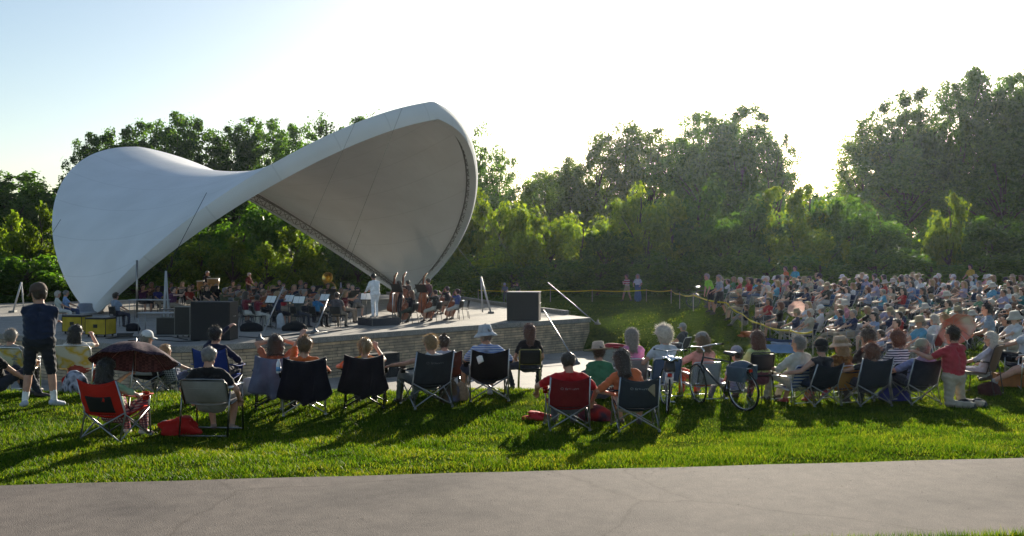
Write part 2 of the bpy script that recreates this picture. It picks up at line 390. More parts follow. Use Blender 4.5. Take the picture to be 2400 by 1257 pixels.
def grass(n, y0, y1, hmin, hmax, wid, xl, name, off=0., keep=None):
    u = rng.random(n); y = 1 / (1 / y0 + u * (1 / y1 - 1 / y0))          # about 1/y^2 per ground area
    x = (rng.random(n) * 2 - 1) * (y * xl + 1.)
    k = (y > path_far(x) - .012 + .022 * np.sin(x * 9 + 2 * np.sin(x * 4.3)) + .016 * np.sin(x * 31 + 1.7)) & ~((y > 22.8) & (x < 5.2) & (y < 46) & (x > -30) & (y - 31 < 0 + 1e9) & (gz(x, y) < -4.0))
    if keep is not None: k &= keep(x, y)
    x, y = x[k], y[k]; n = len(x)
    cl = .5 + .5 * np.sin(x * 3.1 + 2 * np.sin(y * 2.3)) * np.sin(y * 3.7 + 1.5 * np.sin(x * 1.9))
    cl = .75 * cl + .25 * (np.sin(x * 11 + y * 5) * np.sin(y * 13 - x * 3) * .5 + .5)
    keepc = rng.random(n) < .35 + .75 * cl; x, y, cl = x[keepc], y[keepc], cl[keepc]; n = len(x)
    z = gz(x, y) - .01
    h = (hmin + (hmax - hmin) * rng.random(n)) * (.35 + 1.0 * cl); a = rng.random(n) * 2 * np.pi; b = rng.random(n) * 2 * np.pi
    lean = (.25 + .75 * rng.random(n)) * h
    wv = wid * (.6 + .8 * rng.random(n)) * np.maximum(1, y / 14)
    cx, sx = np.cos(a) * wv / 2, np.sin(a) * wv / 2
    lx, ly = np.cos(b) * lean, np.sin(b) * lean
    V = np.empty((n, 5, 3)); 
    V[:, 0] = np.column_stack([x - cx, y - sx, z]); V[:, 1] = np.column_stack([x + cx, y + sx, z])
    V[:, 2] = np.column_stack([x - cx * .8 + lx * .35, y - sx * .8 + ly * .35, z + h * .6]); V[:, 3] = np.column_stack([x + cx * .8 + lx * .35, y + sx * .8 + ly * .35, z + h * .6])
    V[:, 4] = np.column_stack([x + lx, y + ly, z + h])
    i = np.arange(n)[:, None] * 5
    F = np.vstack([i + [0, 1, 3], i + [0, 3, 2], i + [2, 3, 4]])
    o = put(name, npmesh(V.reshape(-1, 3), F, GRASS)); return tag(o, kind='stuff')
GRASS = leafy_mat([(.013, .036, .004), (.030, .064, .006), (.055, .098, .008), (.088, .126, .012), (.14, .138, .03)], .48, spec=.1, patches=True)
tag(grass(400000, 8.7, 20, .022, .072, .0075, .68, 'grass'), 'short sunlit green lawn grass in front of the path', 'grass')
tag(grass(80000, 19.6, 60, .04, .10, .016, .72, 'grass', keep=lambda x, y: (x > 4.2 - 9 * (y > 46)) | (y > 70)), 'shaded lawn grass of the far slope beside the stage', 'grass')
# ragged grass edge on the near side of the path
n = 2600; x = 1.4 + rng.random(n) * 2.9; y = path_near(x) - .01 + rng.normal(size=n) * .03 - .06 * rng.random(n)
h = .03 + .06 * rng.random(n); b = rng.random(n) * 6.28; a = rng.random(n) * 6.28
V = np.empty((n, 3, 3)); V[:, 0] = np.column_stack([x - .004 * np.cos(a), y - .004 * np.sin(a), x * 0 - 2.06]); V[:, 1] = np.column_stack([x + .004 * np.cos(a), y + .004 * np.sin(a), x * 0 - 2.06]); V[:, 2] = np.column_stack([x + .03 * np.cos(b), y + .03 * np.sin(b), -2.06 + h])
tag(put('grass', npmesh(V.reshape(-1, 3), np.arange(3 * n).reshape(-1, 3), GRASS)), 'thin ragged grass along the near edge of the path', 'grass', kind='stuff')

# small dry leaves and grit blown onto the path
n = 700; x = rng.uniform(-4.6, 5, n); v = rng.random(n) ** .6; y = path_near(x) + (path_far(x) - path_near(x)) * np.where(rng.random(n) < .5, 1 - .12 * rng.random(n) ** 2, v); a = rng.random(n) * 6.28; r_ = .004 + .010 * rng.random(n) ** 3
V = np.empty((n, 4, 3))
for q in range(4): V[:, q] = np.column_stack([x + r_ * (1 if q % 2 else .5) * np.cos(a + q * 1.571), y + r_ * (1 if q % 2 else .5) * np.sin(a + q * 1.571), -2.042 + .004 * rng.random(n)])
tag(put('leaf_litter', npmesh(V.reshape(-1, 3), np.arange(4 * n).reshape(-1, 4), mat((.11, .08, .04), .9, var=.4, scale=3))), 'bits of dry leaf and grit scattered on the path', 'leaf litter', kind='stuff')

# ------------------------------------------------------------------ stage
POLY = [(-27.5, 41.5), (-18.3, 35.2), (-14.2, 32.1), (-12.4, 30.9), (-11.2, 30.25), (-10.2, 30.05), (-9.3, 30.5), (-7.6, 32.2), (-4.9, 35.6), (-1.75, 39.2), (3.57, 44.45), (1.4, 49.9), (-1.0, 57), (-3.03, 63.5), (-9, 73), (-31, 60)]
def stone_mat():
    m, nt, out = _new('stone')
    p = N(nt, 'ShaderNodeBsdfPrincipled', Roughness=.9); p.inputs['Specular IOR Level'].default_value = .2
    uv = N(nt, 'ShaderNodeUVMap')
    br = N(nt, 'ShaderNodeTexBrick', offset=.37, offset_frequency=2, squash=1.6, squash_frequency=3)
    br.inputs['Scale'].default_value = 1.; br.inputs['Brick Width'].default_value = .62; br.inputs['Row Height'].default_value = .105; br.inputs['Mortar Size'].default_value = .008
    br.inputs['Color1'].default_value = (.66, .49, .32, 1); br.inputs['Color2'].default_value = (.42, .33, .24, 1); br.inputs['Mortar'].default_value = (.10, .085, .07, 1); br.inputs['Bias'].default_value = -.1
    nz = N(nt, 'ShaderNodeTexNoise', Scale=3., Detail=7.); nt.links.new(uv.outputs[0], br.inputs['Vector']); nt.links.new(uv.outputs[0], nz.inputs['Vector'])
    r = ramp(nt, nz.outputs[0], [(.3, (.62, .62, .64)), (.7, (1.25, 1.2, 1.12))])
    mx = N(nt, 'ShaderNodeMix', data_type='RGBA', blend_type='MULTIPLY'); mx.inputs['Factor'].default_value = 1
    nt.links.new(br.outputs['Color'], mx.inputs['A']); nt.links.new(r.outputs[0], mx.inputs['B']); nt.links.new(mx.outputs['Result'], p.inputs['Base Color'])
    nh = N(nt, 'ShaderNodeMath', operation='MULTIPLY_ADD'); nh.inputs[1].default_value = -1.2; nt.links.new(br.outputs['Fac'], nh.inputs[0]); nt.links.new(nz.outputs[0], nh.inputs[2])
    b = N(nt, 'ShaderNodeBump', Strength=.9, Distance=.03); nt.links.new(nh.outputs[0], b.inputs['Height']); nt.links.new(b.outputs[0], p.inputs['Normal'])
    nt.links.new(p.outputs[0], out.inputs[0]); return m
stage = empty('concert_stage', (-10, 48, STAGE_Z), label='curved concrete concert stage faced with courses of tan ledge stone', cat='stage')
def poly_prism(P, z0, z1):
    k = len(P); b = MB()
    b.add([(x + 10, y - 48, z1) for x, y in P] + [(x + 10, y - 48, z0) for x, y in P], [tuple(range(k)), tuple(range(2 * k - 1, k - 1, -1))] + [(i, i + k, (i + 1) % k + k, (i + 1) % k) for i in range(k)])
    return b
def inset(P, d):
    c = Vector((-10, 50)); out = []
    k = len(P)
    for i in range(k):
        a, b, n = Vector(P[i - 1]), Vector(P[i]), Vector(P[(i + 1) % k])
        t = ((b - a).normalized() + (n - b).normalized()).normalized(); nn = Vector((-t.y, t.x)); out.append(tuple(b + nn * d))
    return out
poly_prism(POLY, -.2, 0).build('floor_slab', concrete, stage, smooth=False, bevel=.02)
WP = inset(POLY, .07)
me = poly_prism(WP, -1.62, -.203).mesh(stone_mat(), False)
uvl = me.uv_layers.new(name='UVMap'); cum = np.concatenate([[0], np.cumsum([math.dist(WP[i], WP[(i + 1) % len(WP)]) for i in range(len(WP))])])
k = len(WP)
for p in me.polygons:
    vi = list(p.vertices)
    if len(vi) == 4:
        i = p.index - 2
        for li, v in zip(p.loop_indices, vi):
            u = cum[i] if v % k == i else cum[i + 1]; uvl.data[li].uv = (u, me.vertices[v].co.z)
put('stone_wall', me, stage)
# low kerb along the far rim of the stage
mb = MB(); kp = [(2.6, 46.9), (1.25, 50.4), (-1.2, 57.2), (-3.2, 63.7), (-9.2, 72.8)]
for i in range(len(kp) - 1):
    a, b = Vector(kp[i]), Vector(kp[i + 1]); d = b - a; ang = math.atan2(d.y, d.x)
    mb.box(((a.x + b.x) / 2 + 10, (a.y + b.y) / 2 - 48, .1), (d.length - .01, .25, .19), Matrix.Rotation(ang, 3, 'Z'))
mb.build('rim_kerb', concrete, stage, smooth=False, bevel=.02)

# ------------------------------------------------------------------ tensile canopy (two leaning arches and a saddle membrane)
CL, CR = Vector((-20.536, 47.577)), Vector((-6.857, 65.452)); CM = (CL + CR) / 2; CD = (CR - CL) / 2
CN = Vector((CD.y, -CD.x)).normalized()
def arch(t, s):
    th = math.pi * min(max(t, .004), .996); sn, cs = math.sin(th), math.cos(th)
    H, a, p, q, kk = ((10.06, 12.458, .943, .802, -.272) if s > 0 else (9.765, 13.619, 1.246, 1.084, -.038))
    xy = CM + CD * (-cs * (1 + kk * sn * sn)) + CN * (s * a * sn ** q)
    c_ = .24 * math.exp(-abs(t - .485) / .045) if s > 0 else .12 * math.exp(-abs(t - .5) / .05)
    xy = xy + CN * (s * c_ * .7); return Vector((xy.x, xy.y, STAGE_Z + .15 + H * sn ** p + c_))
def archdir(t, s): return (arch(t + .004, s) - arch(t - .004, s)).normalized()
def saddle(u, t):
    """u from the back arch (0) to the front arch (1)"""
    A, B = arch(t, -1), arch(t, 1); p = A.lerp(B, u); g = 4 * u * (1 - u)
    p.z -= g * (.55 + 1.9 * math.sin(math.pi * t) ** 1.5) * math.sin(math.pi * t) ** .5
    return p
canopy = empty('stage_canopy', (CM.x, CM.y, STAGE_Z), label='white saddle shaped fabric canopy on two leaning arches over the orchestra', cat='canopy')
C0 = Vector((CM.x, CM.y, STAGE_Z))
def membrane_mat():
    m, nt, out = _new('membrane')
    p = N(nt, 'ShaderNodeBsdfPrincipled', Roughness=.8); p.inputs['Specular IOR Level'].default_value = .12
    uv = N(nt, 'ShaderNodeUVMap'); tc = N(nt, 'ShaderNodeTexCoord')
    nz = N(nt, 'ShaderNodeTexNoise', Scale=.5, Detail=6.); nt.links.new(tc.outputs['Object'], nz.inputs['Vector'])
    r = ramp(nt, nz.outputs[0], [(.3, (.74, .745, .755)), (.7, (.82, .825, .84))])
    sp = N(nt, 'ShaderNodeSeparateXYZ'); nt.links.new(uv.outputs[0], sp.inputs[0])
    ml = N(nt, 'ShaderNodeMath', operation='MULTIPLY'); ml.inputs[1].default_value = 13; nt.links.new(sp.outputs['Y'], ml.inputs[0])
    fr = N(nt, 'ShaderNodeMath', operation='FRACT'); nt.links.new(ml.outputs[0], fr.inputs[0])
    rs = ramp(nt, fr.outputs[0], [(0, (.90, .90, .90)), (.02, (.90, .90, .90)), (.028, (1, 1, 1)), (1, (1, 1, 1))])
    mx = N(nt, 'ShaderNodeMix', data_type='RGBA', blend_type='MULTIPLY'); mx.inputs['Factor'].default_value = 1
    nt.links.new(r.outputs[0], mx.inputs['A']); nt.links.new(rs.outputs[0], mx.inputs['B'])
    nt.links.new(mx.outputs['Result'], p.inputs['Base Color'])
    mp = N(nt, 'ShaderNodeMapping'); mp.inputs['Scale'].default_value = (60, 3, 1); nt.links.new(uv.outputs[0], mp.inputs['Vector'])
    nw = N(nt, 'ShaderNodeTexNoise', Scale=1., Detail=3.); nt.links.new(mp.outputs[0], nw.inputs['Vector'])
    bw = N(nt, 'ShaderNodeBump', Strength=.22, Distance=.12); nt.links.new(nw.outputs[0], bw.inputs['Height']); nt.links.new(bw.outputs[0], p.inputs['Normal'])
    t = N(nt, 'ShaderNodeBsdfTranslucent'); t.inputs['Color'].default_value = (.8, .76, .70, 1)
    ms = N(nt, 'ShaderNodeMixShader'); ms.inputs[0].default_value = .014
    nt.links.new(p.outputs[0], ms.inputs[1]); nt.links.new(t.outputs[0], ms.inputs[2]); nt.links.new(ms.outputs[0], out.inputs[0])
    return m
MEM = membrane_mat()
def sheet_uv(fn, nu, nv, m, name, parent):
    b = MB(); b.sheet(lambda u, v: fn(u, v) - C0, nu, nv); me = b.mesh(m); l = me.uv_layers.new(name='UVMap')
    vi = np.empty(len(me.loops), np.int32); me.loops.foreach_get('vertex_index', vi)
    l.data.foreach_set('uv', np.column_stack([(vi // (nv + 1)) / nu, (vi % (nv + 1)) / nv]).astype(np.float32).ravel())
    return put(name, me, parent)
mem = sheet_uv(saddle, 36, 96, MEM, 'membrane', canopy)
def lip(s, w0, name, part):
    """the wide fabric edge that wraps the arch truss"""
    def fn(u, v):
        t = v; P = arch(t, s); tg = archdir(t, s)
        inn = saddle(.5 + s * .49, t) - P; inn -= tg * inn.dot(tg); inn.normalize()
        nrm = tg.cross(inn).normalized()
        if nrm.z < 0 and .15 < t < .85: nrm = -nrm
        if s > 0: nrm = -tg.cross(inn).normalized() if (tg.cross(inn)).z > 0 else tg.cross(inn).normalized()
        else: nrm = -tg.cross(inn).normalized() if (tg.cross(inn)).z > 0 else tg.cross(inn).normalized()
        wd = w0 * (.35 + .65 * math.sin(math.pi * t) ** .4)
        if part == 0: return P - inn * (.10 * wd * math.sin(math.pi * u)) + nrm * wd * u       # the flat outer face
        return P + nrm * wd * (1 - .10 * u) + inn * (wd * .42) * u                                # the return underneath
    return sheet_uv(fn, 6, 96, MEM, name, canopy)
for q in (0, 1): lip(1, .95, ('edge_band', 'edge_hem')[q], q); lip(-1, .85, ('edge_band', 'edge_hem')[q], q)
def truss(s, name):
    b = MB(); ch = [[], [], []]; n = 74
    for i in range(n + 1):
        t = .012 + .976 * i / n; P = arch(t, s); tg = archdir(t, s)
        inn = saddle(.5 + s * .49, t) - P; inn -= tg * inn.dot(tg); inn.normalize()
        nr = tg.cross(inn).normalized(); nr = nr if nr.z < 0 else -nr
        wd = .35 + .65 * math.sin(math.pi * t) ** .4
        ch[0].append(P + nr * .14 + inn * .09 - C0); ch[1].append(P + nr * .72 * wd + inn * .07 - C0); ch[2].append(P + nr * .34 * wd + inn * .6 * wd - C0)
    for c in ch: b.tube(c, .045, 6)
    for i in range(n):
        for a, c in ((0, 1), (1, 2), (2, 0)):
            b.tube([ch[a][i], ch[c][i + 1]] if i % 2 else [ch[c][i], ch[a][i + 1]], .02, 5)
            b.tube([ch[a][i], ch[c][i]], .018, 5)
    return b.build(name, metal((.32, .31, .30), .5), canopy)
truss(1, 'arch_truss'); truss(-1, 'arch_truss')
for P in (CL, CR):
    b = MB(); b.lathe([(.75, 0), (.75, .12), (.55, .16), (.4, .5), (.3, .52)], 20, Matrix.Translation(Vector((P.x, P.y, STAGE_Z)) - C0))
    b.build('footing', metal((.35, .35, .36), .5), canopy)
def cable(b, a, c, r=.014): b.tube([a, c], r, 6)
def anchor(label, P, cat='stay'):
    return empty('stay_cable', P, label=label, cat=cat, group='stay cables of the canopy')
def stay(label, A, G, rod=2.2, r=.006):
    """a wire from the arch to the ground with a pale rigging rod at its lower end"""
    A, G = Vector(A), Vector(G); o = anchor(label, G); d = (A - G); L = d.length; d.normalize()
    b = MB(); b.tube([d * rod, A - G], r, 6); b.build('wire', plastic((.05, .05, .055), .9), o)
    b = MB(); b.tube([d * .1, d * rod], .024, 8); b.build('rigging_rod', plastic((.26, .27, .29)), o)
    b = MB(); b.lathe([(.14, 0), (.14, .05), (.06, .1), (.03, .22)], 12); b.build('anchor_plate', metal((.2, .2, .2), .5), o)
stay('long stay cable reaching the paving below the stage wall corner', arch(.80, 1), atY(1352, 38.5, -4.14), 5.2)
stay('stay cable reaching the grass just past the stage wall corner', arch(.84, 1), (3.55 * 45.3 / 44.4 + .35, 45.6, g1(4., 45.6)), 5.4)
stay('stay cable on the near stage edge behind the black loudspeaker stack', arch(.34, 1), st(609, 798), 3.1)
stay('stay cable on the stage edge beside the woman in blue', arch(.42, 1), st(738, 780), 1.8)
def a_frame(label, P, H, w, ang):
    o = empty('cable_mast', P, ang, label=label, cat='mast', group='white cable masts')
    b = MB(); b.tube([(0, 0, 0), (w, 0, H)], .045, 8); b.build('strut', plastic((.42, .42, .43)), o)
    b = MB(); b.tube([(w + .08, .1, .05), (w, .02, H)], .034, 8); b.build('strut', plastic((.42, .42, .43)), o)
    b = MB(); b.box((0, 0, .05), (.3, .3, .1)); b.build('base_plate', metal((.18, .18, .18), .6), o, smooth=False, bevel=.01)
    b = MB(); b.tube([(w, 0, H), Vector(arch(.9, 1)) - Vector(P)] if w < 0 else [(w, 0, H), (w + .8, 2.5, H + 3.2)], .012, 5); b.build('wire', plastic((.05, .05, .055), .9), o)
a_frame('white leaning cable mast standing on the bare stage floor by the loudspeaker', st(1151, 735), 1.78, -.5, 0)
a_frame('white leaning cable mast on the lawn behind the standing man', st(30, 733), 1.5, .42, 0)
a_frame('white cable mast standing between the equipment tables', st(383, 768), 2.2, .1, 0)
a_frame('white cable mast behind the brass bell and conductor', st(797, 712), 1.25, .05, 0)

# ------------------------------------------------------------------ thin air volume added to stand in for the lens flare veil
m, nt, out = _new('flare_veil')
pv = N(nt, 'ShaderNodeVolumePrincipled'); pv.inputs['Color'].default_value = (.72, .86, 1, 1); pv.inputs['Density'].default_value = .00008; pv.inputs['Anisotropy'].default_value = .72
nt.links.new(pv.outputs[0], out.inputs['Volume'])
b = MB(); b.box((0, 700, 13), (2400, 1640, 40)); tag(b.build('flare_veil', m, smooth=False), 'thin scattering air added in place of the lens flare veil', 'flare_veil', kind='stuff')
# ------------------------------------------------------------------ trees
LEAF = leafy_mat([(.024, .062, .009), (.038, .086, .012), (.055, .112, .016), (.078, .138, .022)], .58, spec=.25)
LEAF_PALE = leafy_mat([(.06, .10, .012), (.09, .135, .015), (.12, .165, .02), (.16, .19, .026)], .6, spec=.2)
LEAF_OLIVE = leafy_mat([(.04, .075, .013), (.06, .10, .017), (.08, .125, .02), (.105, .14, .025)], .6, spec=.2)
BARK = mat((.075, .055, .04), .95, var=.35, scale=4, bump=.8, bscale=12, spec=.1)
def leaves(C, Rr, n, size, seed, droop=.15, zs=1.):
    g = np.random.default_rng(seed)
    idx = g.integers(0, len(C), n); d = g.normal(size=(n, 3)); d /= np.linalg.norm(d, axis=1)[:, None]
    rad = g.random(n) ** (1 / 2.8) * np.where(g.random(n) < .22, 1 + .7 * g.random(n), 1)
    P = C[idx] + d * (Rr[idx] * rad)[:, None] * np.array([1, 1, zs])
    P[:, 2] -= droop * rad * Rr[idx]
    Z = np.array([1, 1, zs]); nn = d + .55 * g.normal(size=(n, 3)) + np.array([0, 0, .25]); nn /= np.linalg.norm(nn, axis=1)[:, None]
    a = np.cross(nn, g.normal(size=(n, 3))); a /= np.linalg.norm(a, axis=1)[:, None]; b = np.cross(a, nn)
    s = size * (.6 + .8 * g.random(n))[:, None]
    V = np.empty((n, 4, 3)); V[:, 0] = P - a * s * Z; V[:, 1] = P - b * s * .6 * Z; V[:, 2] = P + a * s * Z; V[:, 3] = P + b * s * .6 * Z
    return V.reshape(-1, 3), np.arange(4 * n).reshape(-1, 4)
def make_crown(seed, shape, nc, nl, size):
    """unit tree: height 1, half width about .5; returns crown mesh and trunk mesh"""
    g = np.random.default_rng(seed); C, r = [], []
    tries = 0
    while len(C) < nc and tries < 20000:
        tries += 1
        z = g.random(); x, y = g.random(2) * 1.1 - .55
        if shape == 'round': w = .5 * math.sqrt(max(0, 1 - ((z - .55) / .46) ** 2)); lo = .12
        elif shape == 'tall': w = .46 * max(0, (1 - ((z - .5) / .5) ** 2)) ** .55; lo = .1
        elif shape == 'cone': w = .5 * max(0, 1 - z) ** .75 * (.75 + .25 * math.sin(z * 40)); lo = .12
        else: w = .52 * math.sqrt(max(0, 1 - z * z * .98)); lo = .0
        rr = math.hypot(x, y)
        if z < lo or rr > w: continue
        if rr < w * .35 and z < .75 and g.random() < .6: continue
        C.append((x, y, z)); r.append((.045 + .095 * g.random() ** 1.5) * (1.25 if shape == 'bush' else 1))
    C, r = np.array(C), np.array(r)
    dd = np.linalg.norm(C[:, None] - C[None], axis=2) + np.eye(len(C)); ok = np.sort(dd, axis=1)[:, 1] < .14; C, r = C[ok], r[ok]
    C[:, :2] += .05 * np.sin(C[:, 2:] * 17 + seed)
    V, F = leaves(C, r, nl, size, seed + 1, zs=1. if shape == 'bush' else .52)
    return C, V, F
def tree_proto(seed, shape, nc, nl, size, m, trunk=True):
    C, V, F = make_crown(seed, shape, nc, nl, size)
    crown = npmesh(V, F, m)
    b = MB(); g = np.random.default_rng(seed + 9)
    lim = .62 if shape in ('round', 'tall') else .85
    pts = [(.02 * math.sin(i * 1.3 + seed), .02 * math.cos(i * 1.7 + seed), lim * i / 7) for i in range(8)]
    b.tube(pts, [.028 * (1 - .8 * i / 7) + .003 for i in range(8)], 8)
    for i in range(0, len(C), max(1, len(C) // 26)):
        c = C[i]; k = min(7, max(1, int((c[2] * .65) / lim * 7))); p0 = Vector(pts[k]); p1 = Vector(c); mid = p0.lerp(p1, .5) + Vector((0, 0, .03))
        b.tube([p0, mid, p1], [.009, .006, .002], 5)
    return crown, b.mesh(BARK)
def tree(proto, name, loc, h, wd, label, cat, group, rz):
    o = empty(name, loc, rz, label, cat, group)
    c = put('crown', proto[0], o); t = put('trunk' if cat == 'tree' else 'stems', proto[1], o)
    for q in (c, t): q.scale = (wd, wd, h)
    return o
TP = {
 'dense': [tree_proto(s, 'round', 210, 22000, .017, LEAF) for s in (1, 2, 3)],
 'tall': [tree_proto(s, 'tall', 200, 16000, .017, LEAF_OLIVE) for s in (4, 5, 6)],
 'airy': [tree_proto(s, 'tall', 170, 12000, .016, LEAF) for s in (7, 8)],
 'spire': [tree_proto(s, 'cone', 110, 6500, .016, LEAF) for s in (9,)],
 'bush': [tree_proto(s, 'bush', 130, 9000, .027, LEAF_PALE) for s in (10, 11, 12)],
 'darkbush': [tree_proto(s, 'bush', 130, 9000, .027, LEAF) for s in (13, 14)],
}
ORD = ['first', 'second', 'third', 'fourth', 'fifth', 'sixth', 'seventh', 'eighth', 'ninth', 'tenth', 'eleventh', 'twelfth', 'thirteenth', 'fourteenth', 'fifteenth', 'sixteenth', 'seventeenth', 'eighteenth', 'nineteenth', 'twentieth',
       'twenty-first', 'twenty-second', 'twenty-third', 'twenty-fourth', 'twenty-fifth', 'twenty-sixth', 'twenty-seventh', 'twenty-eighth', 'twenty-ninth', 'thirtieth'] + ['%dth' % i for i in range(31, 90)]
# photograph x, crown top y, distance, crown width px, kind
TREES = {
 'leafy trees at the far edge behind the standing man': [(-320, 400, 74, 210, 'dense'), (-190, 410, 73, 210, 'dense'), (-70, 425, 72, 210, 'dense'), (25, 405, 70, 190, 'dense'), (105, 432, 80, 150, 'dense')],
 'dark trees in the dense row behind the canopy': [(215, 318, 90, 120, 'dense'), (275, 290, 92, 150, 'dense'), (345, 283, 94, 150, 'dense'), (415, 272, 94, 150, 'dense'), (480, 276, 95, 140, 'dense'), (550, 290, 94, 150, 'dense'), (620, 282, 95, 150, 'dense'), (690, 278, 93, 150, 'dense'), (860, 270, 94, 170, 'dense'), (960, 290, 96, 170, 'dense'), (1040, 300, 96, 160, 'dense'), (1125, 285, 94, 140, 'airy'), (1165, 335, 90, 110, 'airy')],
 'feathery spires above the canopy ridge': [(765, 222, 88, 150, 'spire'), (845, 258, 90, 130, 'spire'), (905, 262, 90, 120, 'spire')],
 'olive trees along the middle of the tree line': [(1275, 395, 96, 120, 'tall'), (1335, 360, 98, 130, 'tall'), (1395, 300, 98, 150, 'tall'), (1460, 283, 100, 170, 'tall'), (1530, 290, 98, 160, 'tall'), (1600, 320, 95, 150, 'dense'), (1655, 268, 90, 150, 'dense'), (1738, 232, 88, 170, 'dense'), (1812, 300, 86, 140, 'airy'), (1700, 300, 92, 200, 'dense')],
 'tall trees above the hillside crowd': [(2035, 290, 82, 160, 'tall'), (2115, 200, 82, 190, 'dense'), (2190, 265, 84, 160, 'tall'), (2255, 180, 80, 170, 'dense'), (2325, 148, 80, 180, 'dense'), (2405, 165, 80, 190, 'dense'), (2490, 200, 80, 200, 'dense'), (2600, 210, 80, 200, 'tall'), (2720, 200, 80, 210, 'dense'), (2850, 230, 80, 210, 'dense'), (2350, 300, 76, 200, 'dense'), (2120, 330, 78, 210, 'dense')],
}
HINT = {'leafy trees at the far edge behind the standing man': 'broad dark green tree beyond the canopy, {} from the picture edge',
 'dark trees in the dense row behind the canopy': 'dense dark tree behind the white canopy, {} along the row',
 'feathery spires above the canopy ridge': 'feathery pointed tree above the canopy ridge, {} along',
 'olive trees along the middle of the tree line': 'olive green tree between canopy and hillside crowd, {} along the tree line',
 'tall trees above the hillside crowd': 'tall loose tree above the hillside crowd, {} from the sky gap'}
for grp, lst in TREES.items():
    for i, (px, ty, Yd, wpx, kd) in enumerate(lst):
        Yd *= 1.42
        x = (px - CX) / FP * Yd; z = g1(x, Yd); h = (HY - ty) / FP * Yd - z
        pr = TP[kd][i % len(TP[kd])]
        order = sorted(range(len(lst)), key=lambda q: lst[q][0]).index(i)
        tree(pr, 'tree', (x, Yd, z - .1), h * 1.02, wpx / FP * Yd * 1.18, HINT[grp].format(ORD[order]), 'tree', grp, (i * 2.4 + px) % 6.28)
g = np.random.default_rng(77)
BUSH = [  # understorey: x, top y, distance, width px, kind
 (-40, 520, 66, 150, 'bush'), (30, 500, 65, 130, 'bush'), (95, 480, 66, 110, 'bush'), (60, 590, 62, 160, 'darkbush'), (150, 560, 68, 140, 'bush'), (-30, 610, 60, 150, 'darkbush'), (130, 640, 62, 120, 'darkbush'),
 (330, 600, 72, 130, 'darkbush'), (400, 585, 73, 120, 'bush'), (470, 555, 74, 120, 'bush'), (545, 555, 74, 100, 'bush'), (625, 570, 73, 120, 'bush'), (700, 525, 74, 130, 'bush'), (770, 560, 76, 130, 'darkbush'), (840, 580, 76, 130, 'darkbush'), (560, 480, 80, 160, 'darkbush'), (680, 470, 82, 160, 'darkbush'), (450, 520, 80, 160, 'darkbush'), (330, 540, 78, 150, 'darkbush'), (820, 520, 80, 160, 'darkbush'), (920, 560, 78, 160, 'darkbush'),
 (1090, 500, 78, 130, 'darkbush'), (1135, 450, 76, 120, 'bush'), (1200, 455, 75, 120, 'bush'), (1160, 560, 70, 110, 'bush'), (1235, 530, 70, 110, 'bush'), (1290, 485, 74, 130, 'bush'), (1365, 500, 73, 120, 'bush'), (1420, 530, 72, 120, 'darkbush'), (1440, 470, 78, 130, 'bush'), (1500, 430, 76, 130, 'bush'), (1520, 520, 72, 130, 'bush'), (1575, 460, 78, 140, 'bush'), (1640, 430, 78, 150, 'darkbush'), (1690, 500, 72, 140, 'darkbush'),
 (1100, 600, 70, 140, 'darkbush'), (1200, 610, 68, 150, 'darkbush'), (1300, 600, 69, 150, 'darkbush'), (1400, 610, 69, 150, 'darkbush'), (1480, 600, 69, 140, 'darkbush'), (1560, 590, 68, 150, 'darkbush'), (1640, 600, 66, 150, 'darkbush'),
 (1760, 470, 74, 150, 'darkbush'), (1830, 440, 76, 150, 'bush'), (1900, 435, 76, 140, 'bush'), (1960, 450, 74, 130, 'darkbush'), (1860, 520, 68, 130, 'bush'), (1930, 540, 66, 120, 'bush'), (1730, 570, 66, 150, 'darkbush'), (1800, 590, 63, 150, 'darkbush'), (1990, 500, 68, 140, 'darkbush'), (2060, 480, 70, 160, 'darkbush'), (2050, 570, 62, 160, 'darkbush'), (1920, 600, 61, 150, 'darkbush'), (2150, 520, 66, 170, 'darkbush'), (2225, 455, 62, 100, 'bush'), (2250, 540, 64, 170, 'darkbush'), (2330, 500, 66, 180, 'darkbush'), (2420, 520, 64, 180, 'darkbush'), (2180, 600, 60, 170, 'darkbush'), (2300, 595, 60, 170, 'darkbush'), (2410, 590, 60, 180, 'darkbush'), (2480, 540, 62, 180, 'darkbush'), (2590, 520, 62, 190, 'darkbush'), (2710, 530, 62, 190, 'darkbush'), (-180, 560, 64, 170, 'darkbush'), (-300, 540, 66, 180, 'darkbush')]
BUSH += [(-140 + 105 * i, 425 + 20 * math.sin(i * 1.7), 152, 190, 'darkbush') for i in range(26)]
bl = sorted(BUSH)
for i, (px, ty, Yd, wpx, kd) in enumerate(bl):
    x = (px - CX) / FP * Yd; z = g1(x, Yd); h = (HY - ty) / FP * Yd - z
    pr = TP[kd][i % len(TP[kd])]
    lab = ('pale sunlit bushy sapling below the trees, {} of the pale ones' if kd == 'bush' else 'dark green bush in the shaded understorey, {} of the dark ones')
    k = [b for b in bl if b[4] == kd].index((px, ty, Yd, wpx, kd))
    tree(pr, 'bush', (x, Yd, z - .1), h * 1.04, wpx / FP * Yd * 1.2, lab.format(ORD[k]) + ' along the row', 'bush', 'understorey bushes below the tree line', (i * 1.9) % 6.28)
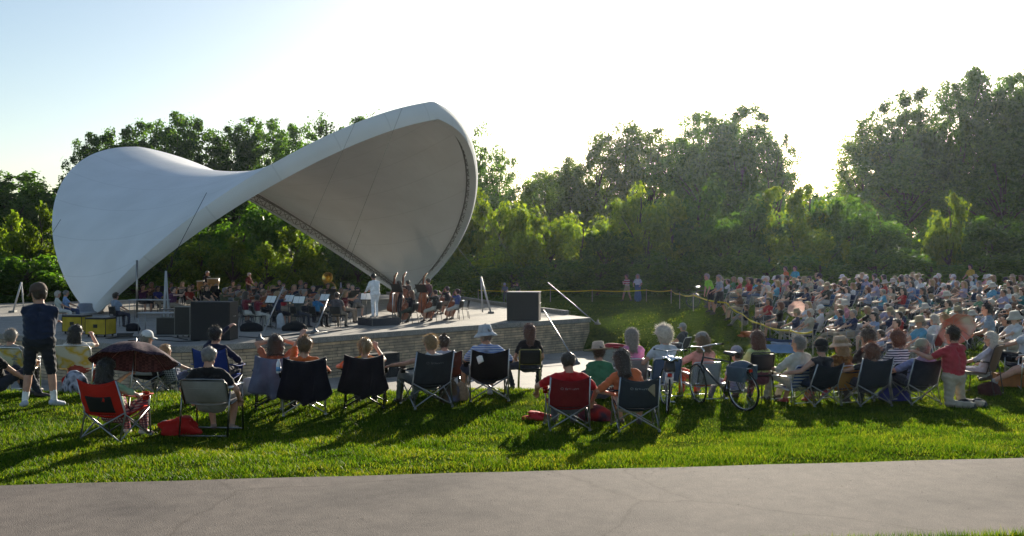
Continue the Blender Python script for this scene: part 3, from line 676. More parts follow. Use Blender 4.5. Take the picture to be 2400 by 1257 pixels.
# ------------------------------------------------------------------ people
SK = [(.50, .27, .19), (.56, .33, .24), (.42, .22, .15), (.60, .38, .29), (.26, .14, .09)]
EYE = mat((.02, .015, .012), .25, var=0); LIP = mat((.32, .10, .09), .5, var=.1)
def ik(a, b, l1, l2, hint):
    """middle joint of a two-bone limb"""
    a, b, hint = Vector(a), Vector(b), Vector(hint); d = b - a; L = d.length; mx = (l1 + l2) * .995
    if L > mx: b = a + d * (mx / L); d = b - a; L = mx
    d.normalize(); x = (l1 * l1 - l2 * l2 + L * L) / (2 * L); h = math.sqrt(max(0, l1 * l1 - x * x))
    n = hint - d * hint.dot(d); n = n.normalized() if n.length > 1e-6 else Vector((0, 0, 1))
    return a + d * x + n * h, b
class Fig:
    """collects round cones with a material label each, then fuses them into one skin"""
    def __init__(s): s.p = []; s.extra = []
    def c(s, a, b, ra, rb, m): s.p.append((Vector(a), Vector(b), ra, rb, m))
# slots: 0 skin 1 top 2 trousers 3 shoes 4 eye 5 lip 6 socks
def hand(F, w, d, up, side, curl=.45, s=1.):
    """palm, four bent fingers, thumb; w wrist, d pointing direction, up back of the hand, side +1/-1"""
    d = Vector(d).normalized(); up = Vector(up); up = (up - d * up.dot(d)).normalized(); r = d.cross(up) * side
    w = Vector(w)
    for q in (-.026, 0, .026): F.c(w + d * .015 + r * q * .7, w + d * .085 + r * q, .017, .014, 0)
    for i, (q, L) in enumerate(((.033, .07), (.012, .08), (-.011, .076), (-.033, .06))):
        a = w + d * .088 + r * q; k = curl * (1 + .15 * i)
        d1 = (d * math.cos(k) - up * math.sin(k)); b = a + d1 * L * .5; d2 = (d * math.cos(2 * k) - up * math.sin(2 * k)); c = b + d2 * L * .5
        F.c(a, b, .0105, .0095, 0); F.c(b, c, .0095, .008, 0)
    t = w + d * .03 + r * .03; t2 = t + (d * .6 + r * .7 - up * .3).normalized() * .038; t3 = t2 + (d * .95 + r * .1 - up * .3).normalized() * .03
    F.c(t, t2, .013, .0115, 0); F.c(t2, t3, .0115, .009, 0)
def pose(P, lean=12, side=0, twist=0, head=(0, 0), hL=None, hR=None, eL=None, eR=None, fL=None, fR=None, kL=None, kR=None, sleeve=.5, leg='pants', shoes=True, girth=0., sex='m', fdir=0., toesL=None, toesR=None, curlL=.45, curlR=.45, upL=(0, 0, 1), upR=(0, 0, 1), socks=False, tail=.0):
    F = Fig(); P = Vector(P); L_, S_ = R(lean), R(side)
    u = Vector((math.sin(S_), -math.sin(L_), math.cos(L_))).normalized(); Nk = P + u * .50
    T = Matrix.Rotation(R(twist), 3, 'Z'); r = T @ Vector((1, 0, 0)); r = (r - u * r.dot(u)).normalized(); f = u.cross(r)
    pr = Vector((1, 0, 0)); sw = .185 if sex == 'm' else .162; wm = 1.0 if sex == 'm' else .92; G = girth
    F.c(P - pr * .085 - u * .01, P + pr * .085 - u * .01, .118 + G * .5, .118 + G * .5, 2)
    F.c(P - pr * .06 + u * .07, P + pr * .06 + u * .07, .115 + G * .6, .115 + G * .6, 2 if tail < .01 else 1)
    for sgn in (-1, 1):
        F.c(P + pr * sgn * .062 + u * .13, Nk + r * sgn * .082 * wm - u * .20, .113 * wm + G, .118 * wm + G * .5, 1)
        F.c(Nk + r * sgn * .085 * wm - u * .22, Nk + r * sgn * .095 * wm - u * .11, .118 * wm + G * .4, .092, 1)
        F.c(Nk - u * .035 + r * sgn * .02, Nk - u * .065 + r * sgn * (sw - .01), .052, .062, 1)
    if G > .01: F.c(P + u * .16 + f * .06, P + u * .28 + f * .05, .11 + G, .10 + G, 1)
    if sex == 'f':
        for sgn in (-1, 1): F.c(Nk - u * .21 + r * sgn * .07 + f * .085, Nk - u * .20 + r * sgn * .07 + f * .09, .058, .05, 1)
    hy, hp = R(head[0]), R(head[1])
    hf = Matrix.Rotation(hy, 3, 'Z') @ f; hf.z *= .3; hf.normalize(); hr = hf.cross(Vector((0, 0, 1))).normalized()
    hu = Matrix.Rotation(hp, 3, hr) @ Vector((0, 0, 1)); hf = Matrix.Rotation(hp, 3, hr) @ hf
    Nt = Nk + u * .03 + f * .015; C = Nt + hu * .112 + hf * .022
    F.c(Nk + u * .005, Nt + hu * .05, .060 * wm, .056 * wm, 0); F.c(Nk - u * .035, Nk - u * .012, .074 * wm, .068 * wm, 1)
    for sgn in (-1, 1): F.c(Nk - u * .03, Nk - u * .07 + r * sgn * (sw - .03), .066, .062, 1)
    HS = 1.07
    def H(x, y, z): return C + (hr * x + hf * y + hu * z) * HS
    F.c(H(0, .012, .035), H(0, -.022, .038), .093, .092, 0)
    F.c(H(0, .022, .005), H(0, .048, -.082), .077, .043, 0); F.c(H(-.03, .02, -.06), H(.03, .02, -.06), .042, .042, 0)
    F.c(H(0, .094, .005), H(0, .112, -.026), .0095, .0155, 0); F.c(H(-.028, .083, .018), H(.028, .083, .018), .013, .013, 0)
    for sgn in (-1, 1): F.c(H(sgn * .082, -.008, .018), H(sgn * .078, -.002, -.022), .017, .011, 0)
    F.extra = [(H(.031, .090, .002), .0105, 4), (H(-.031, .090, .002), .0105, 4), (H(0, .0915, -.052), (.022, .008, .006), 5)]
    F.head = (C, hr, hf, hu)
    for sgn, hd, el, curl, up in ((-1, hL, eL, curlL, upL), (1, hR, eR, curlR, upR)):
        S = Nk - u * .075 + r * sgn * sw
        if hd is None: hd = P + Vector((sgn * .17, .34, .10)); 
        if el is None: el = Vector((sgn * .7, -.6, -.5))
        E_, W = ik(S, hd, .285, .255, el)
        ra = .05 if sex == 'm' else .043
        if sleeve > 0:
            q = S.lerp(E_, min(1, sleeve / .55 * .62) if sleeve < 1 else 1); F.c(S, q, .066 if sex == 'm' else .058, ra + .013, 1)
            if sleeve < 1: F.c(q.lerp(S, .15), E_, ra * .95, ra * .82, 0)
            else: F.c(E_, E_.lerp(W, .95), ra + .006, .037, 1)
        else:
            F.c(S, E_, ra + .005, ra * .82, 0)
        F.c(E_, W, ra * .86, .029, 0)
        dr = (W - E_).normalized()
        hand(F, W, dr, up, sgn, curl)
        F.hands = getattr(F, 'hands', []) + [W]
    for sgn, ft, kn, toe in ((-1, fL, kL, toesL), (1, fR, kR, toesR)):
        Hj = P + pr * sgn * .088
        if ft is None: ft = Vector((sgn * .13, .42, .085))
        if kn is None: kn = Vector((sgn * .25, .6, 1.))
        K, A = ik(Hj, ft, .425, .41, kn)
        tm = {'pants': 2, 'shorts': 2, 'bare': 0}[leg]
        F.c(Hj, K, .098 + G * .25, .064 if leg != 'shorts' else .075, tm)
        if leg == 'pants': F.c(K, A.lerp(K, .04), .066, .056, 2)
        else:
            F.c(K, K.lerp(A, .4), .056, .057, 0); F.c(K.lerp(A, .4), A, .057, .036, 0)
        if socks: F.c(A.lerp(K, .28), A, .05, .043, 6)
        td = Vector(toe) if toe is not None else Vector((sgn * .25 + fdir, 1, -.12)); td.normalize()
        fm = 3 if shoes else 0
        F.c(A + Vector((0, 0, -.035)) - td * .04, A + Vector((0, 0, -.045)) + td * .06, .042, .042, fm); F.c(A + Vector((0, 0, -.045)) + td * .06, A + Vector((0, 0, -.055)) + td * .15, .043, .033, fm)
        if shoes: F.c(A, A + Vector((0, 0, -.04)), .043, .045, fm)
    return F
_tmpc = bpy.data.collections.new('tmp'); COL.children.link(_tmpc)
def fuse_all(figs, voxels):
    """one voxel remesh per figure, one evaluation for all"""
    obs = []
    for F, vx in zip(figs, voxels):
        b = MB()
        for a, c, ra, rb, m in F.p: b.rcone(a, c, ra, rb, 10 if vx > .02 else 12)
        me = b.mesh(EYE); o = bpy.data.objects.new('tmp', me); _tmpc.objects.link(o)
        r = o.modifiers.new('r', 'REMESH'); r.mode = 'VOXEL'; r.voxel_size = vx
        sm = o.modifiers.new('s', 'SMOOTH'); sm.factor = .5; sm.iterations = 3 if vx < .02 else 1
        obs.append(o)
    dg = bpy.context.evaluated_depsgraph_get(); dg.update(); res = []
    for F, o in zip(figs, obs):
        me = bpy.data.meshes.new_from_object(o.evaluated_get(dg)); me.name = 'body'
        n = len(me.vertices); co = np.empty(n * 3, np.float32); me.vertices.foreach_get('co', co); co = co.reshape(-1, 3)
        npoly = len(me.polygons); cen = np.empty(npoly * 3, np.float32); me.polygons.foreach_get('center', cen); cen = cen.reshape(-1, 3)
        best = np.full(npoly, 1e9); lab = np.zeros(npoly, np.int32)
        for a, c, ra, rb, m in F.p:
            a, c = np.array(a), np.array(c); d = c - a; L2 = max(d @ d, 1e-9); t = np.clip(((cen - a) @ d) / L2, 0, 1)
            ds = np.linalg.norm(cen - a - t[:, None] * d, axis=1) - (ra + (rb - ra) * t)
            k = ds < best; best[k] = ds[k]; lab[k] = m
        # soft folds in the clothing
        vl = np.zeros(n, np.int32); loops = np.empty(len(me.loops), np.int32); me.loops.foreach_get('vertex_index', loops)
        lt = np.empty(npoly, np.int32); me.polygons.foreach_get('loop_total', lt); vl[loops] = np.repeat(lab, lt)
        nr = np.empty(n * 3, np.float32); me.vertices.foreach_get('normal', nr); nr = nr.reshape(-1, 3)
        sd = (len(res) * 1.7) % 9
        w = np.sin(co[:, 0] * 31 + co[:, 2] * 47 + 3 * np.sin(co[:, 1] * 19 + sd)) * np.sin(co[:, 2] * 26 - co[:, 1] * 33 + sd) + .6 * np.sin(co[:, 2] * 75 + co[:, 0] * 20 + 2 * np.sin(co[:, 0] * 33))
        amp = np.where((vl == 1) | (vl == 2), .0055, 0)
        co = co + nr * (w * amp)[:, None]
        ball = MB()
        for c, rr, m in F.extra: ball.ball(c, rr, 6, 4, m)
        V = np.vstack([co, np.array(ball.v, np.float32)])
        fs = [tuple(p.vertices) for p in me.polygons] + [tuple(i + n for i in q) for q in ball.f]
        m2 = bpy.data.meshes.new('body'); m2.from_pydata(V.tolist(), [], fs)
        for k in range(7): m2.materials.append(EYE)
        m2.polygons.foreach_set('material_index', np.concatenate([lab, np.array(ball.m, np.int32)]))
        m2.polygons.foreach_set('use_smooth', np.ones(len(fs), bool)); m2.update(); m2.validate()
        res.append(m2); bpy.data.objects.remove(o)
    return res
# ---- hair and headgear, in head space (x right, y forward, z up, origin at the head centre)
def blob(fn, nu=30, nv=20):
    b = MB(); vs = []
    for i in range(nv + 1):
        a = math.pi * i / nv
        for j in range(nu):
            q = 2 * math.pi * j / nu; d = Vector((math.sin(a) * math.cos(q), math.sin(a) * math.sin(q), math.cos(a))); vs.append(fn(d))
    b.add(vs, [(i * nu + j, (i + 1) * nu + j, (i + 1) * nu + (j + 1) % nu, i * nu + (j + 1) % nu) for i in range(nv) for j in range(nu)])
    return b
def hair_mesh(style, seed=0, strands=260):
    g = np.random.default_rng(seed + 40)
    ph = g.random(6) * 6
    def fn(d):
        x, y, z = d
        n = 1 + .06 * math.sin(7 * x + ph[0] + 3 * z) * math.sin(6 * z + ph[1]) + .05 * math.sin(13 * y + ph[2]) * math.sin(12 * x + ph[3]) + .03 * math.sin(27 * x + ph[4]) * math.sin(9 * z)
        face = y > .42 and z < .55 or (y > .12 and z < -.12)
        t = {'short': .012, 'bald': .006, 'bob': .026, 'long': .026, 'ponytail': .014, 'curly': .042, 'crop': .006}[style]
        rx, ry, rz = .094 + t, .113 + t, .099 + t
        p = Vector((x * rx * n, (y * ry) * n - .008, z * rz * n * (1 if z > 0 else 1.25) + .038))
        low = {'short': -.86, 'bald': -.72, 'crop': -.72, 'bob': -1.1, 'long': -1.1, 'ponytail': -.85, 'curly': -.9}[style]
        if style == 'bald' and z > .55: return Vector((x * .07, y * .08, z * .07 + .03))
        if face: return Vector((x * .06, min(y, .6) * .06, z * .07 + .02))
        if z < low: return Vector((x * .055, y * .055 - .01, max(z, -.8) * .07 + .02))
        if style in ('bob', 'long') and z < .1:
            k = (.1 - z); L = .055 if style == 'bob' else .13
            p.z -= k * L; s = .96 - .30 * k * (style == 'long') - .1 * k
            p.x = x * rx * n * s * (1.0 + .5 * k) / max(.35, math.sqrt(1 - min(.9, z * z))) * (.85 if k > .6 else 1); p.y = min(p.y, .01) if k > .3 else p.y; p.y = p.y / max(.4, math.sqrt(1 - min(.85, z * z)))
            p.y = max(p.y, -.135)
        return p
    b = blob(fn)
    if style == 'ponytail':
        b.tube([(0, -.105, .05), (0, -.15, .05), (.005, -.165, 0), (.01, -.15, -.08), (.012, -.13, -.13)], [.02, .028, .03, .022, .006], 9)
    V = np.array(b.v); k = len(V)
    # loose strands that catch the light from behind
    roots = V[g.integers(0, k, strands * 3)]; roots = roots[(np.linalg.norm(roots - [0, 0, .03], axis=1) > .085)][:strands]
    m = len(roots); out = roots - np.array([0, -.01, .03]); out /= np.linalg.norm(out, axis=1)[:, None]
    fl = {'curly': .034, 'short': .024, 'crop': .006, 'bald': .01, 'bob': .026, 'long': .03, 'ponytail': .028}[style]
    tip = roots + out * (fl * (.4 + g.random(m)))[:, None] + g.normal(size=(m, 3)) * fl * .45 - np.array([0, 0, fl * .5 * (style not in ('curly', 'short'))])
    sd = np.cross(out, g.normal(size=(m, 3))); sd /= np.linalg.norm(sd, axis=1)[:, None]; sd *= .0034
    o = len(b.v)
    for i in range(m): b.add([roots[i] - sd[i], roots[i] + sd[i], tip[i]], [(0, 1, 2)])
    return b
def hat_mesh(kind):
    b = MB()
    dome = [(.004, .135), (.04, .131), (.075, .112), (.098, .075), (.106, .035), (.107, .012)]
    if kind == 'cap':
        b.lathe([(r * .98, z) for r, z in dome] + [(.10, .010), (.095, .03)], 20, Matrix.Scale(1.08, 4, (0, 1, 0)))
        b.sheet(lambda u, v: (.085 * math.sin(R(-75 + 150 * u)) * (1 + .1 * v), .085 * math.cos(R(-75 + 150 * u)) + .088 * v * math.cos(R(-62 + 124 * u)) + .02, .022 - .03 * v - .02 * (2 * u - 1) ** 2), 10, 4, .006)
    else:
        br, dr, ht = {'bucket': (.165, .045, 1.), 'straw': (.215, -.012, 1.02), 'sun': (.19, .03, 1.)}[kind]
        top = [(.004, .125), (.06, .125), (.082, .116), (.096, .06), (.106, .018)] if kind != 'straw' else [(.004, .128), (.055, .135), (.08, .125), (.092, .06), (.104, .022)]
        b.lathe([(r, z * ht) for r, z in top] + [((.106 + br) / 2, .014 - dr * .4), (br, .010 - dr), (br - .004, .004 - dr), (.10, .008)], 24, Matrix.Scale(1.1, 4, (0, 1, 0)))
    return b
_hair = {}
def hairdo(style, seed=0, near=True):
    k = (style, seed % 3, near)
    if k not in _hair:
        _hair[k] = hat_mesh(style).mesh(EYE) if style in ('cap', 'bucket', 'straw', 'sun') else hair_mesh(style, seed % 3, 900 if near else 60).mesh(EYE)
    return _hair[k]
def hairmat(c): return mat(c, .42, var=.35, scale=30, bump=.4, bscale=70, spec=.6, sheen=.5, trans=.3)
HC = dict(brown=(.05, .028, .016), dark=(.014, .010, .009), blond=(.34, .22, .10), grey=(.26, .24, .22), white=(.62, .58, .52), red=(.16, .05, .02), darkblond=(.17, .10, .045), auburn=(.09, .03, .015))
def headmat(h):
    C, r, f, u = h
    return Matrix(((r.x, f.x, u.x, C.x), (r.y, f.y, u.y, C.y), (r.z, f.z, u.z, C.z), (0, 0, 0, 1)))
def dress(name_label, body, head, loc, rz, top, legs, sk=0, hair=('short', 'brown'), hat=None, shoes=(.06, .05, .05), scale=1., group=None, seed=0, near=True, socks=(.8, .8, .8), sunglasses=False, cat='person'):
    o = put('person', body, None, loc, (0, 0, rz)); o.scale = (scale,) * 3
    tag(o, name_label, cat, group)
    for i, m in enumerate((skin(SK[sk]) if isinstance(sk, int) else skin(sk), top if not isinstance(top, tuple) else cloth(top), legs if not isinstance(legs, tuple) else cloth(legs), plastic(shoes, .6), EYE, LIP, cloth(socks))): recolor(o, i, m)
    M = headmat(head)
    if hair:
        h = put('hair', hairdo(hair[0], seed, near), o); h.matrix_local = M; recolor(h, 0, hairmat(HC[hair[1]] if isinstance(hair[1], str) else hair[1]))
    if hat:
        h = put({'cap': 'cap', 'bucket': 'bucket_hat', 'straw': 'straw_hat', 'sun': 'sun_hat'}[hat[0]], hairdo(hat[0]), o); h.matrix_local = M @ Matrix.Translation((0, -.004, .034)) @ Matrix.Rotation(R(hat[2] if len(hat) > 2 else -6), 4, 'X') @ Matrix.Scale(1.10, 4)
        recolor(h, 0, cloth(hat[1]) if isinstance(hat[1], tuple) else hat[1])
    if sunglasses:
        b = MB()
        for sg in (-1, 1):
            b.ball((sg * .033, .096, .0), (.026, .006, .018), 10, 6); b.tube([(sg * .06, .088, .006), (sg * .088, .01, .012)], .003, 5)
        b.tube([(-.012, .1, .006), (.012, .1, .006)], .003, 5)
        s = b.build('sunglasses', plastic((.012, .012, .014), .2), o); s.matrix_local = M
    return o
# ------------------------------------------------------------------ chairs and belongings
BLACK = (.012, .012, .014); NAVY = (.018, .022, .045); SLATE = (.035, .042, .058)
def letters(b, z, y0, wd, hh, n, seed, m=0):
    """an oval mark and a row of upright letter strokes, worn past reading"""
    g = random.Random(seed); x = -wd / 2
    b.tube([(x + hh * .5 * math.cos(q * .5236) , y0, z + hh * .5 + hh * .5 * math.sin(q * .5236)) for q in range(12)], hh * .07, 4, m, closed=True); x += hh * 1.35
    while x < wd / 2:
        a = hh * (1 if g.random() < .4 else .7); b.box((x, y0, z + a / 2), (hh * .16, .003, a), m=m)
        if g.random() < .7: b.box((x + hh * .22, y0, z + (a if g.random() < .5 else a * .5)), (hh * .34, .003, hh * .14), m=m)
        if g.random() < .7: b.box((x + hh * .42, y0, z + a * .4), (hh * .15, .003, a * .8), m=m)
        x += hh * .72
def camp_chair(label, loc, rz, col, pole=(.32, .33, .35), group='folding camp chairs', scale=1., lettering=None, white_tag=False, drape=None, panel=None, arm=None, high=.73, sz=.31, cat='camp chair', poledark=False):
    o = empty('camp_chair', loc, rz, label, cat, group, scale)
    fm = fabric(col) if isinstance(col, tuple) else col; pm = metal(pole, .4) if not poledark else plastic(pole, .35)
    w = .27; H = high
    def back(u, v):                       # u across, v up
        x = (2 * u - 1); z = sz + (H - sz) * v - .06 * v * v * (1 - x * x)
        return (x * w * (1 - .03 * v), -.19 - .17 * v - .07 * (1 - x * x) * (.35 + .65 * math.sin(math.pi * min(1, v * .9 + .1))), z)
    b = MB(); b.sheet(lambda u, v: Vector(back(u, v)) + Vector((0, -.006 * math.sin(9 * u + 4 * v) * math.sin(math.pi * v) * (v < .7) - .003 * math.sin(21 * u - 12 * v) * (v < .7), 0)), 18, 16, .010); bk = b.build('backrest', fm, o)
    b = MB(); b.tube([Vector(back(i / 12, 1)) + Vector((0, 0, .004)) for i in range(13)], .009, 7); b.build('top_hem', fm, bk)
    b = MB(); b.sheet(lambda u, v: ((2 * u - 1) * w, -.20 + .46 * v, sz + .05 * v - .10 * (1 - (2 * u - 1) ** 2) * math.sin(math.pi * v * .9 + .2)), 12, 10, .010); b.build('seat', fm, o)
    for s in (-1, 1):
        b = MB(); b.tube([(s * w * .98, -.30, .02), (s * w, -.20, sz + .02), (s * w * .96, -.365, H + .005)], .011, 8, 0); b.lathe([(.02, 0), (.022, .02), (.012, .03)], 8, Matrix.Translation((s * w * .98, -.30, 0)), 0); b.build('leg', pm, o)
        b = MB(); b.tube([(s * (w + .02), .26, .02), (s * w, .25, sz + .03), (s * (w + .02), .24, sz + .20)], .011, 8); b.lathe([(.02, 0), (.022, .02), (.012, .03)], 8, Matrix.Translation((s * (w + .02), .26, 0))); b.build('leg', pm, o)
        b = MB(); b.sheet(lambda u, v: (s * (w + .015) + (2 * v - 1) * .038, -.27 + .54 * u, sz + .245 - .05 * u - .025 * math.sin(math.pi * u)), 12, 3, .012); ar = b.build('armrest', fabric(arm) if arm else fm, o)
        b = MB(); b.lathe([(.034, -.09), (.040, 0), (.044, .004), (.038, .004), (.033, -.085)], 14, Matrix.Translation((s * (w + .015), .17, sz + .225))); b.build('cup_holder', fm, ar)
        b = MB(); b.tube([(s * w, -.29, .03), (s * w * 1.02, .25, sz + .03)], .009, 7); b.tube([(s * w * 1.02, .25, .03), (s * w, -.22, sz + .02)], .009, 7); b.build('cross_brace', pm, o)
    for y0, y1, in ((-.30, -.21), (.26, .25)):
        b = MB(); b.tube([(-w, y0, .03), (w, y1, sz + .03)], .010, 8); b.tube([(w, y0 - .022, .03), (-w, y1 - .022, sz + .03)], .010, 8); b.build('cross_brace', pm, o)
    if lettering:
        b = MB(); letters(b, H - .15, 0, .22, .034, 8, 3)
        for i, v in enumerate(b.v):       # lay the print on the curved back
            vv = (v[2] - sz) / (H - sz); P = back((v[0] / w + 1) / 2, vv); b.v[i] = (v[0], P[1] - .011 + v[1] * .4, P[2] + .01)
        b.build('lettering', mat(lettering, .6, var=.3, scale=60), bk, smooth=False)
    if white_tag:
        b = MB(); P = back(.2, .83); b.sheet(lambda u, v: (P[0] + .10 * (u - .5) * .75 + .03 * v, P[1] - .012 - .012 * math.sin(3 * v), P[2] - .10 * v + .04 * u), 5, 5, .002); b.build('care_tag', mat((.8, .8, .8), .7, var=.1), bk)
    if panel:
        b = MB(); b.sheet(lambda u, v: (lambda p: (p[0], p[1] - .010, p[2]))(back(.18 + .64 * u, .08 + .5 * v)), 10, 8, .006); b.build('mesh_panel', fabric(panel), bk)
    if drape:
        b = MB()
        def dr(u, v):
            x = (2 * u - 1); q = back(min(1, max(0, u)), 1.0)
            wob = .025 * math.sin(9 * u + 5 * v) * v + .015 * math.sin(23 * u)
            if v < .15: return (q[0] * 1.04, q[1] + .05 - .4 * v, q[2] + .012 + .02 * math.sin(v * 20))
            k = (v - .15) / .85; return (q[0] * (1.05 + .22 * k) + wob, q[1] - .015 - .10 * k - .05 * math.sin(k * 2.5) + wob, q[2] + .02 - (H - .24) * k * (1 - .05 * math.sin(7 * u + 1) + .04 * math.sin(17 * u)))
        b.sheet(dr, 18, 16, .012); b.build('draped_jacket', cloth(drape), o)
    return o
def lawn_chair(label, loc, rz, web, frame=(.72, .72, .74), group='aluminium lawn chairs', scale=1., high=.82, cat='lawn chair', low=False, wide=.25):
    """tubular frame with a slung back and seat"""
    o = empty('lawn_chair', loc, rz, label, cat, group, scale)
    pm = metal(frame, .3) if max(frame) > .2 else plastic(frame, .4); fm = web if not isinstance(web, tuple) else fabric(web); w = wide; sz = .40 if not low else .23
    top = high
    b = MB()
    pts = [(-w, -.16, sz), (-w, -.30, top - .05), (-w * .9, -.33, top), (0, -.335, top + .008), (w * .9, -.33, top), (w, -.30, top - .05), (w, -.16, sz)]
    b.tube(pts, .0115, 8); b.tube([(-w, -.16, sz), (-w, .26, sz + .03)], .0115, 8); b.tube([(w, -.16, sz), (w, .26, sz + .03)], .0115, 8); b.tube([(-w, .26, sz + .03), (w, .26, sz + .03)], .0115, 8)
    b.build('frame', pm, o)
    for s in (-1, 1):
        b = MB(); b.tube([(s * (w + .015), .25, sz + .20), (s * (w + .015), .27, sz), (s * (w + .015), .29, .012)], .011, 8); b.build('leg', pm, o)
        b = MB(); b.tube([(s * (w + .015), -.20, sz + .20), (s * (w + .015), -.24, sz), (s * (w + .015), -.30, .012)], .011, 8); b.build('leg', pm, o)
        b = MB(); b.sheet(lambda u, v: (s * (w + .015) + (2 * v - 1) * .025, -.22 + .48 * u, sz + .215 + .008 * math.sin(3 * u)), 8, 2, .018); b.build('armrest', plastic((.75, .75, .74), .5) if max(frame) > .2 else plastic(BLACK), o)
    for y in (-.296, .29): b = MB(); b.tube([(-w - .015, y, .03), (w + .015, y, .03)], .010, 8); b.build('foot_rail', pm, o)
    b = MB(); b.sheet(lambda u, v: ((2 * u - 1) * (w - .006), -.165 - .155 * v - .045 * (1 - (2 * u - 1) ** 2) * math.sin(math.pi * v) - .004 * math.sin(70 * v), sz + .03 + (top - sz - .05) * v), 14, 30, .010); b.build('backrest', fm, o)
    b = MB(); b.sheet(lambda u, v: ((2 * u - 1) * (w - .006), -.15 + .40 * v, sz + .02 + .02 * v - .035 * (1 - (2 * u - 1) ** 2)), 12, 10, .010); b.build('seat', fm, o)
    return o
def stack_chair(label, loc, rz, col, frame=(.30, .28, .12), group='metal stacking chairs', scale=1., cat='stacking chair'):
    o = empty('stacking_chair', loc, rz, label, cat, group, scale); fm = plastic(col, .6); pm = metal(frame, .4); w = .21
    b = MB(); b.sheet(lambda u, v: ((2 * u - 1) * (w - .01), -.205 - .05 * v - .03 * (1 - (2 * u - 1) ** 2), .55 + .27 * v), 10, 6, .022); b.build('backrest', fm, o)
    b = MB(); b.sheet(lambda u, v: ((2 * u - 1) * w, -.20 + .42 * v, .445 + .015 * v), 8, 8, .03); b.build('seat', fm, o)
    b = MB(); b.tube([(-w, -.19, .43), (-w, -.225, .60), (-w, -.265, .82), (-w * .9, -.27, .845), (w * .9, -.27, .845), (w, -.265, .82), (w, -.225, .60), (w, -.19, .43)], .0125, 8); b.tube([(-w, -.222, .545), (w, -.222, .545)], .01, 7); b.build('back_frame', pm, o)
    for s in (-1, 1):
        for y0, y1 in ((-.18, -.25), (.20, .24)):
            b = MB(); b.tube([(s * w, y0, .435), (s * (w + .015), y1, 0.01)], .012, 8); b.build('leg', pm, o)
    return o
def umbrella(label, loc, rx, ry, rad, m, lenS=.9, flip=False, cat='umbrella'):
    o = empty('umbrella', loc, 0, label, cat); o.rotation_euler = (R(rx), R(ry), .3)
    b = MB(); n = 8
    def can(u, v):
        q = u * 2 * math.pi; rr = rad * v; sc_ = 1 - .07 * v * (1 - abs(math.cos(q * n / 2)))
        return (rr * sc_ * math.cos(q), rr * sc_ * math.sin(q), .36 * rad * (1 - v ** 2.0) * 1.25 - .02 * v * abs(math.sin(q * n / 2)))
    b.sheet(can, 64, 10, .004); b.build('fabric_canopy', m, o)
    b = MB(); b.tube([(0, 0, .36 * rad * 1.25 + .06), (0, 0, .45 * rad - lenS)], .007, 7); b.build('shaft', metal((.5, .5, .5)), o)
    b = MB(); b.tube([(0, 0, .45 * rad - lenS + .1), (0, 0, .45 * rad - lenS - .02), (.03, 0, .45 * rad - lenS - .05), (.06, 0, .45 * rad - lenS - .02)], .013, 8); b.build('handle', plastic(BLACK), o)
    for i in range(n):
        q = (i) * 2 * math.pi / n + math.pi / n * 0
        b = MB(); b.tube([Vector(can(q / 6.2832, v / 6)) - Vector((0, 0, .012)) for v in range(7)], .003, 5); b.build('rib', metal((.4, .4, .4)), o)
    return o
def lump(name, label, cat, loc, size, m, seed=0, rz=0., flat=.3, group=None, rough=.12):
    """soft bag or crumpled cloth"""
    g = random.Random(seed); ph = [g.random() * 6 for _ in range(6)]
    def fn(d):
        n = 1 + rough * math.sin(5 * d.x + ph[0] + 2 * d.z) + rough * .8 * math.sin(6 * d.y + ph[1]) * math.sin(5 * d.z + ph[2]) + rough * .5 * math.sin(13 * d.x + ph[3]) * math.sin(11 * d.y + ph[4])
        z = max(d.z, -flat)
        return Vector((d.x * size[0] / 2 * n, d.y * size[1] / 2 * n, (z + flat) / (1 + flat) * size[2] * (.8 + .2 * n)))
    o = blob(fn, 28, 18).build(name, m, None, loc=loc, rot=(0, 0, rz)); return tag(o, label, cat, group)
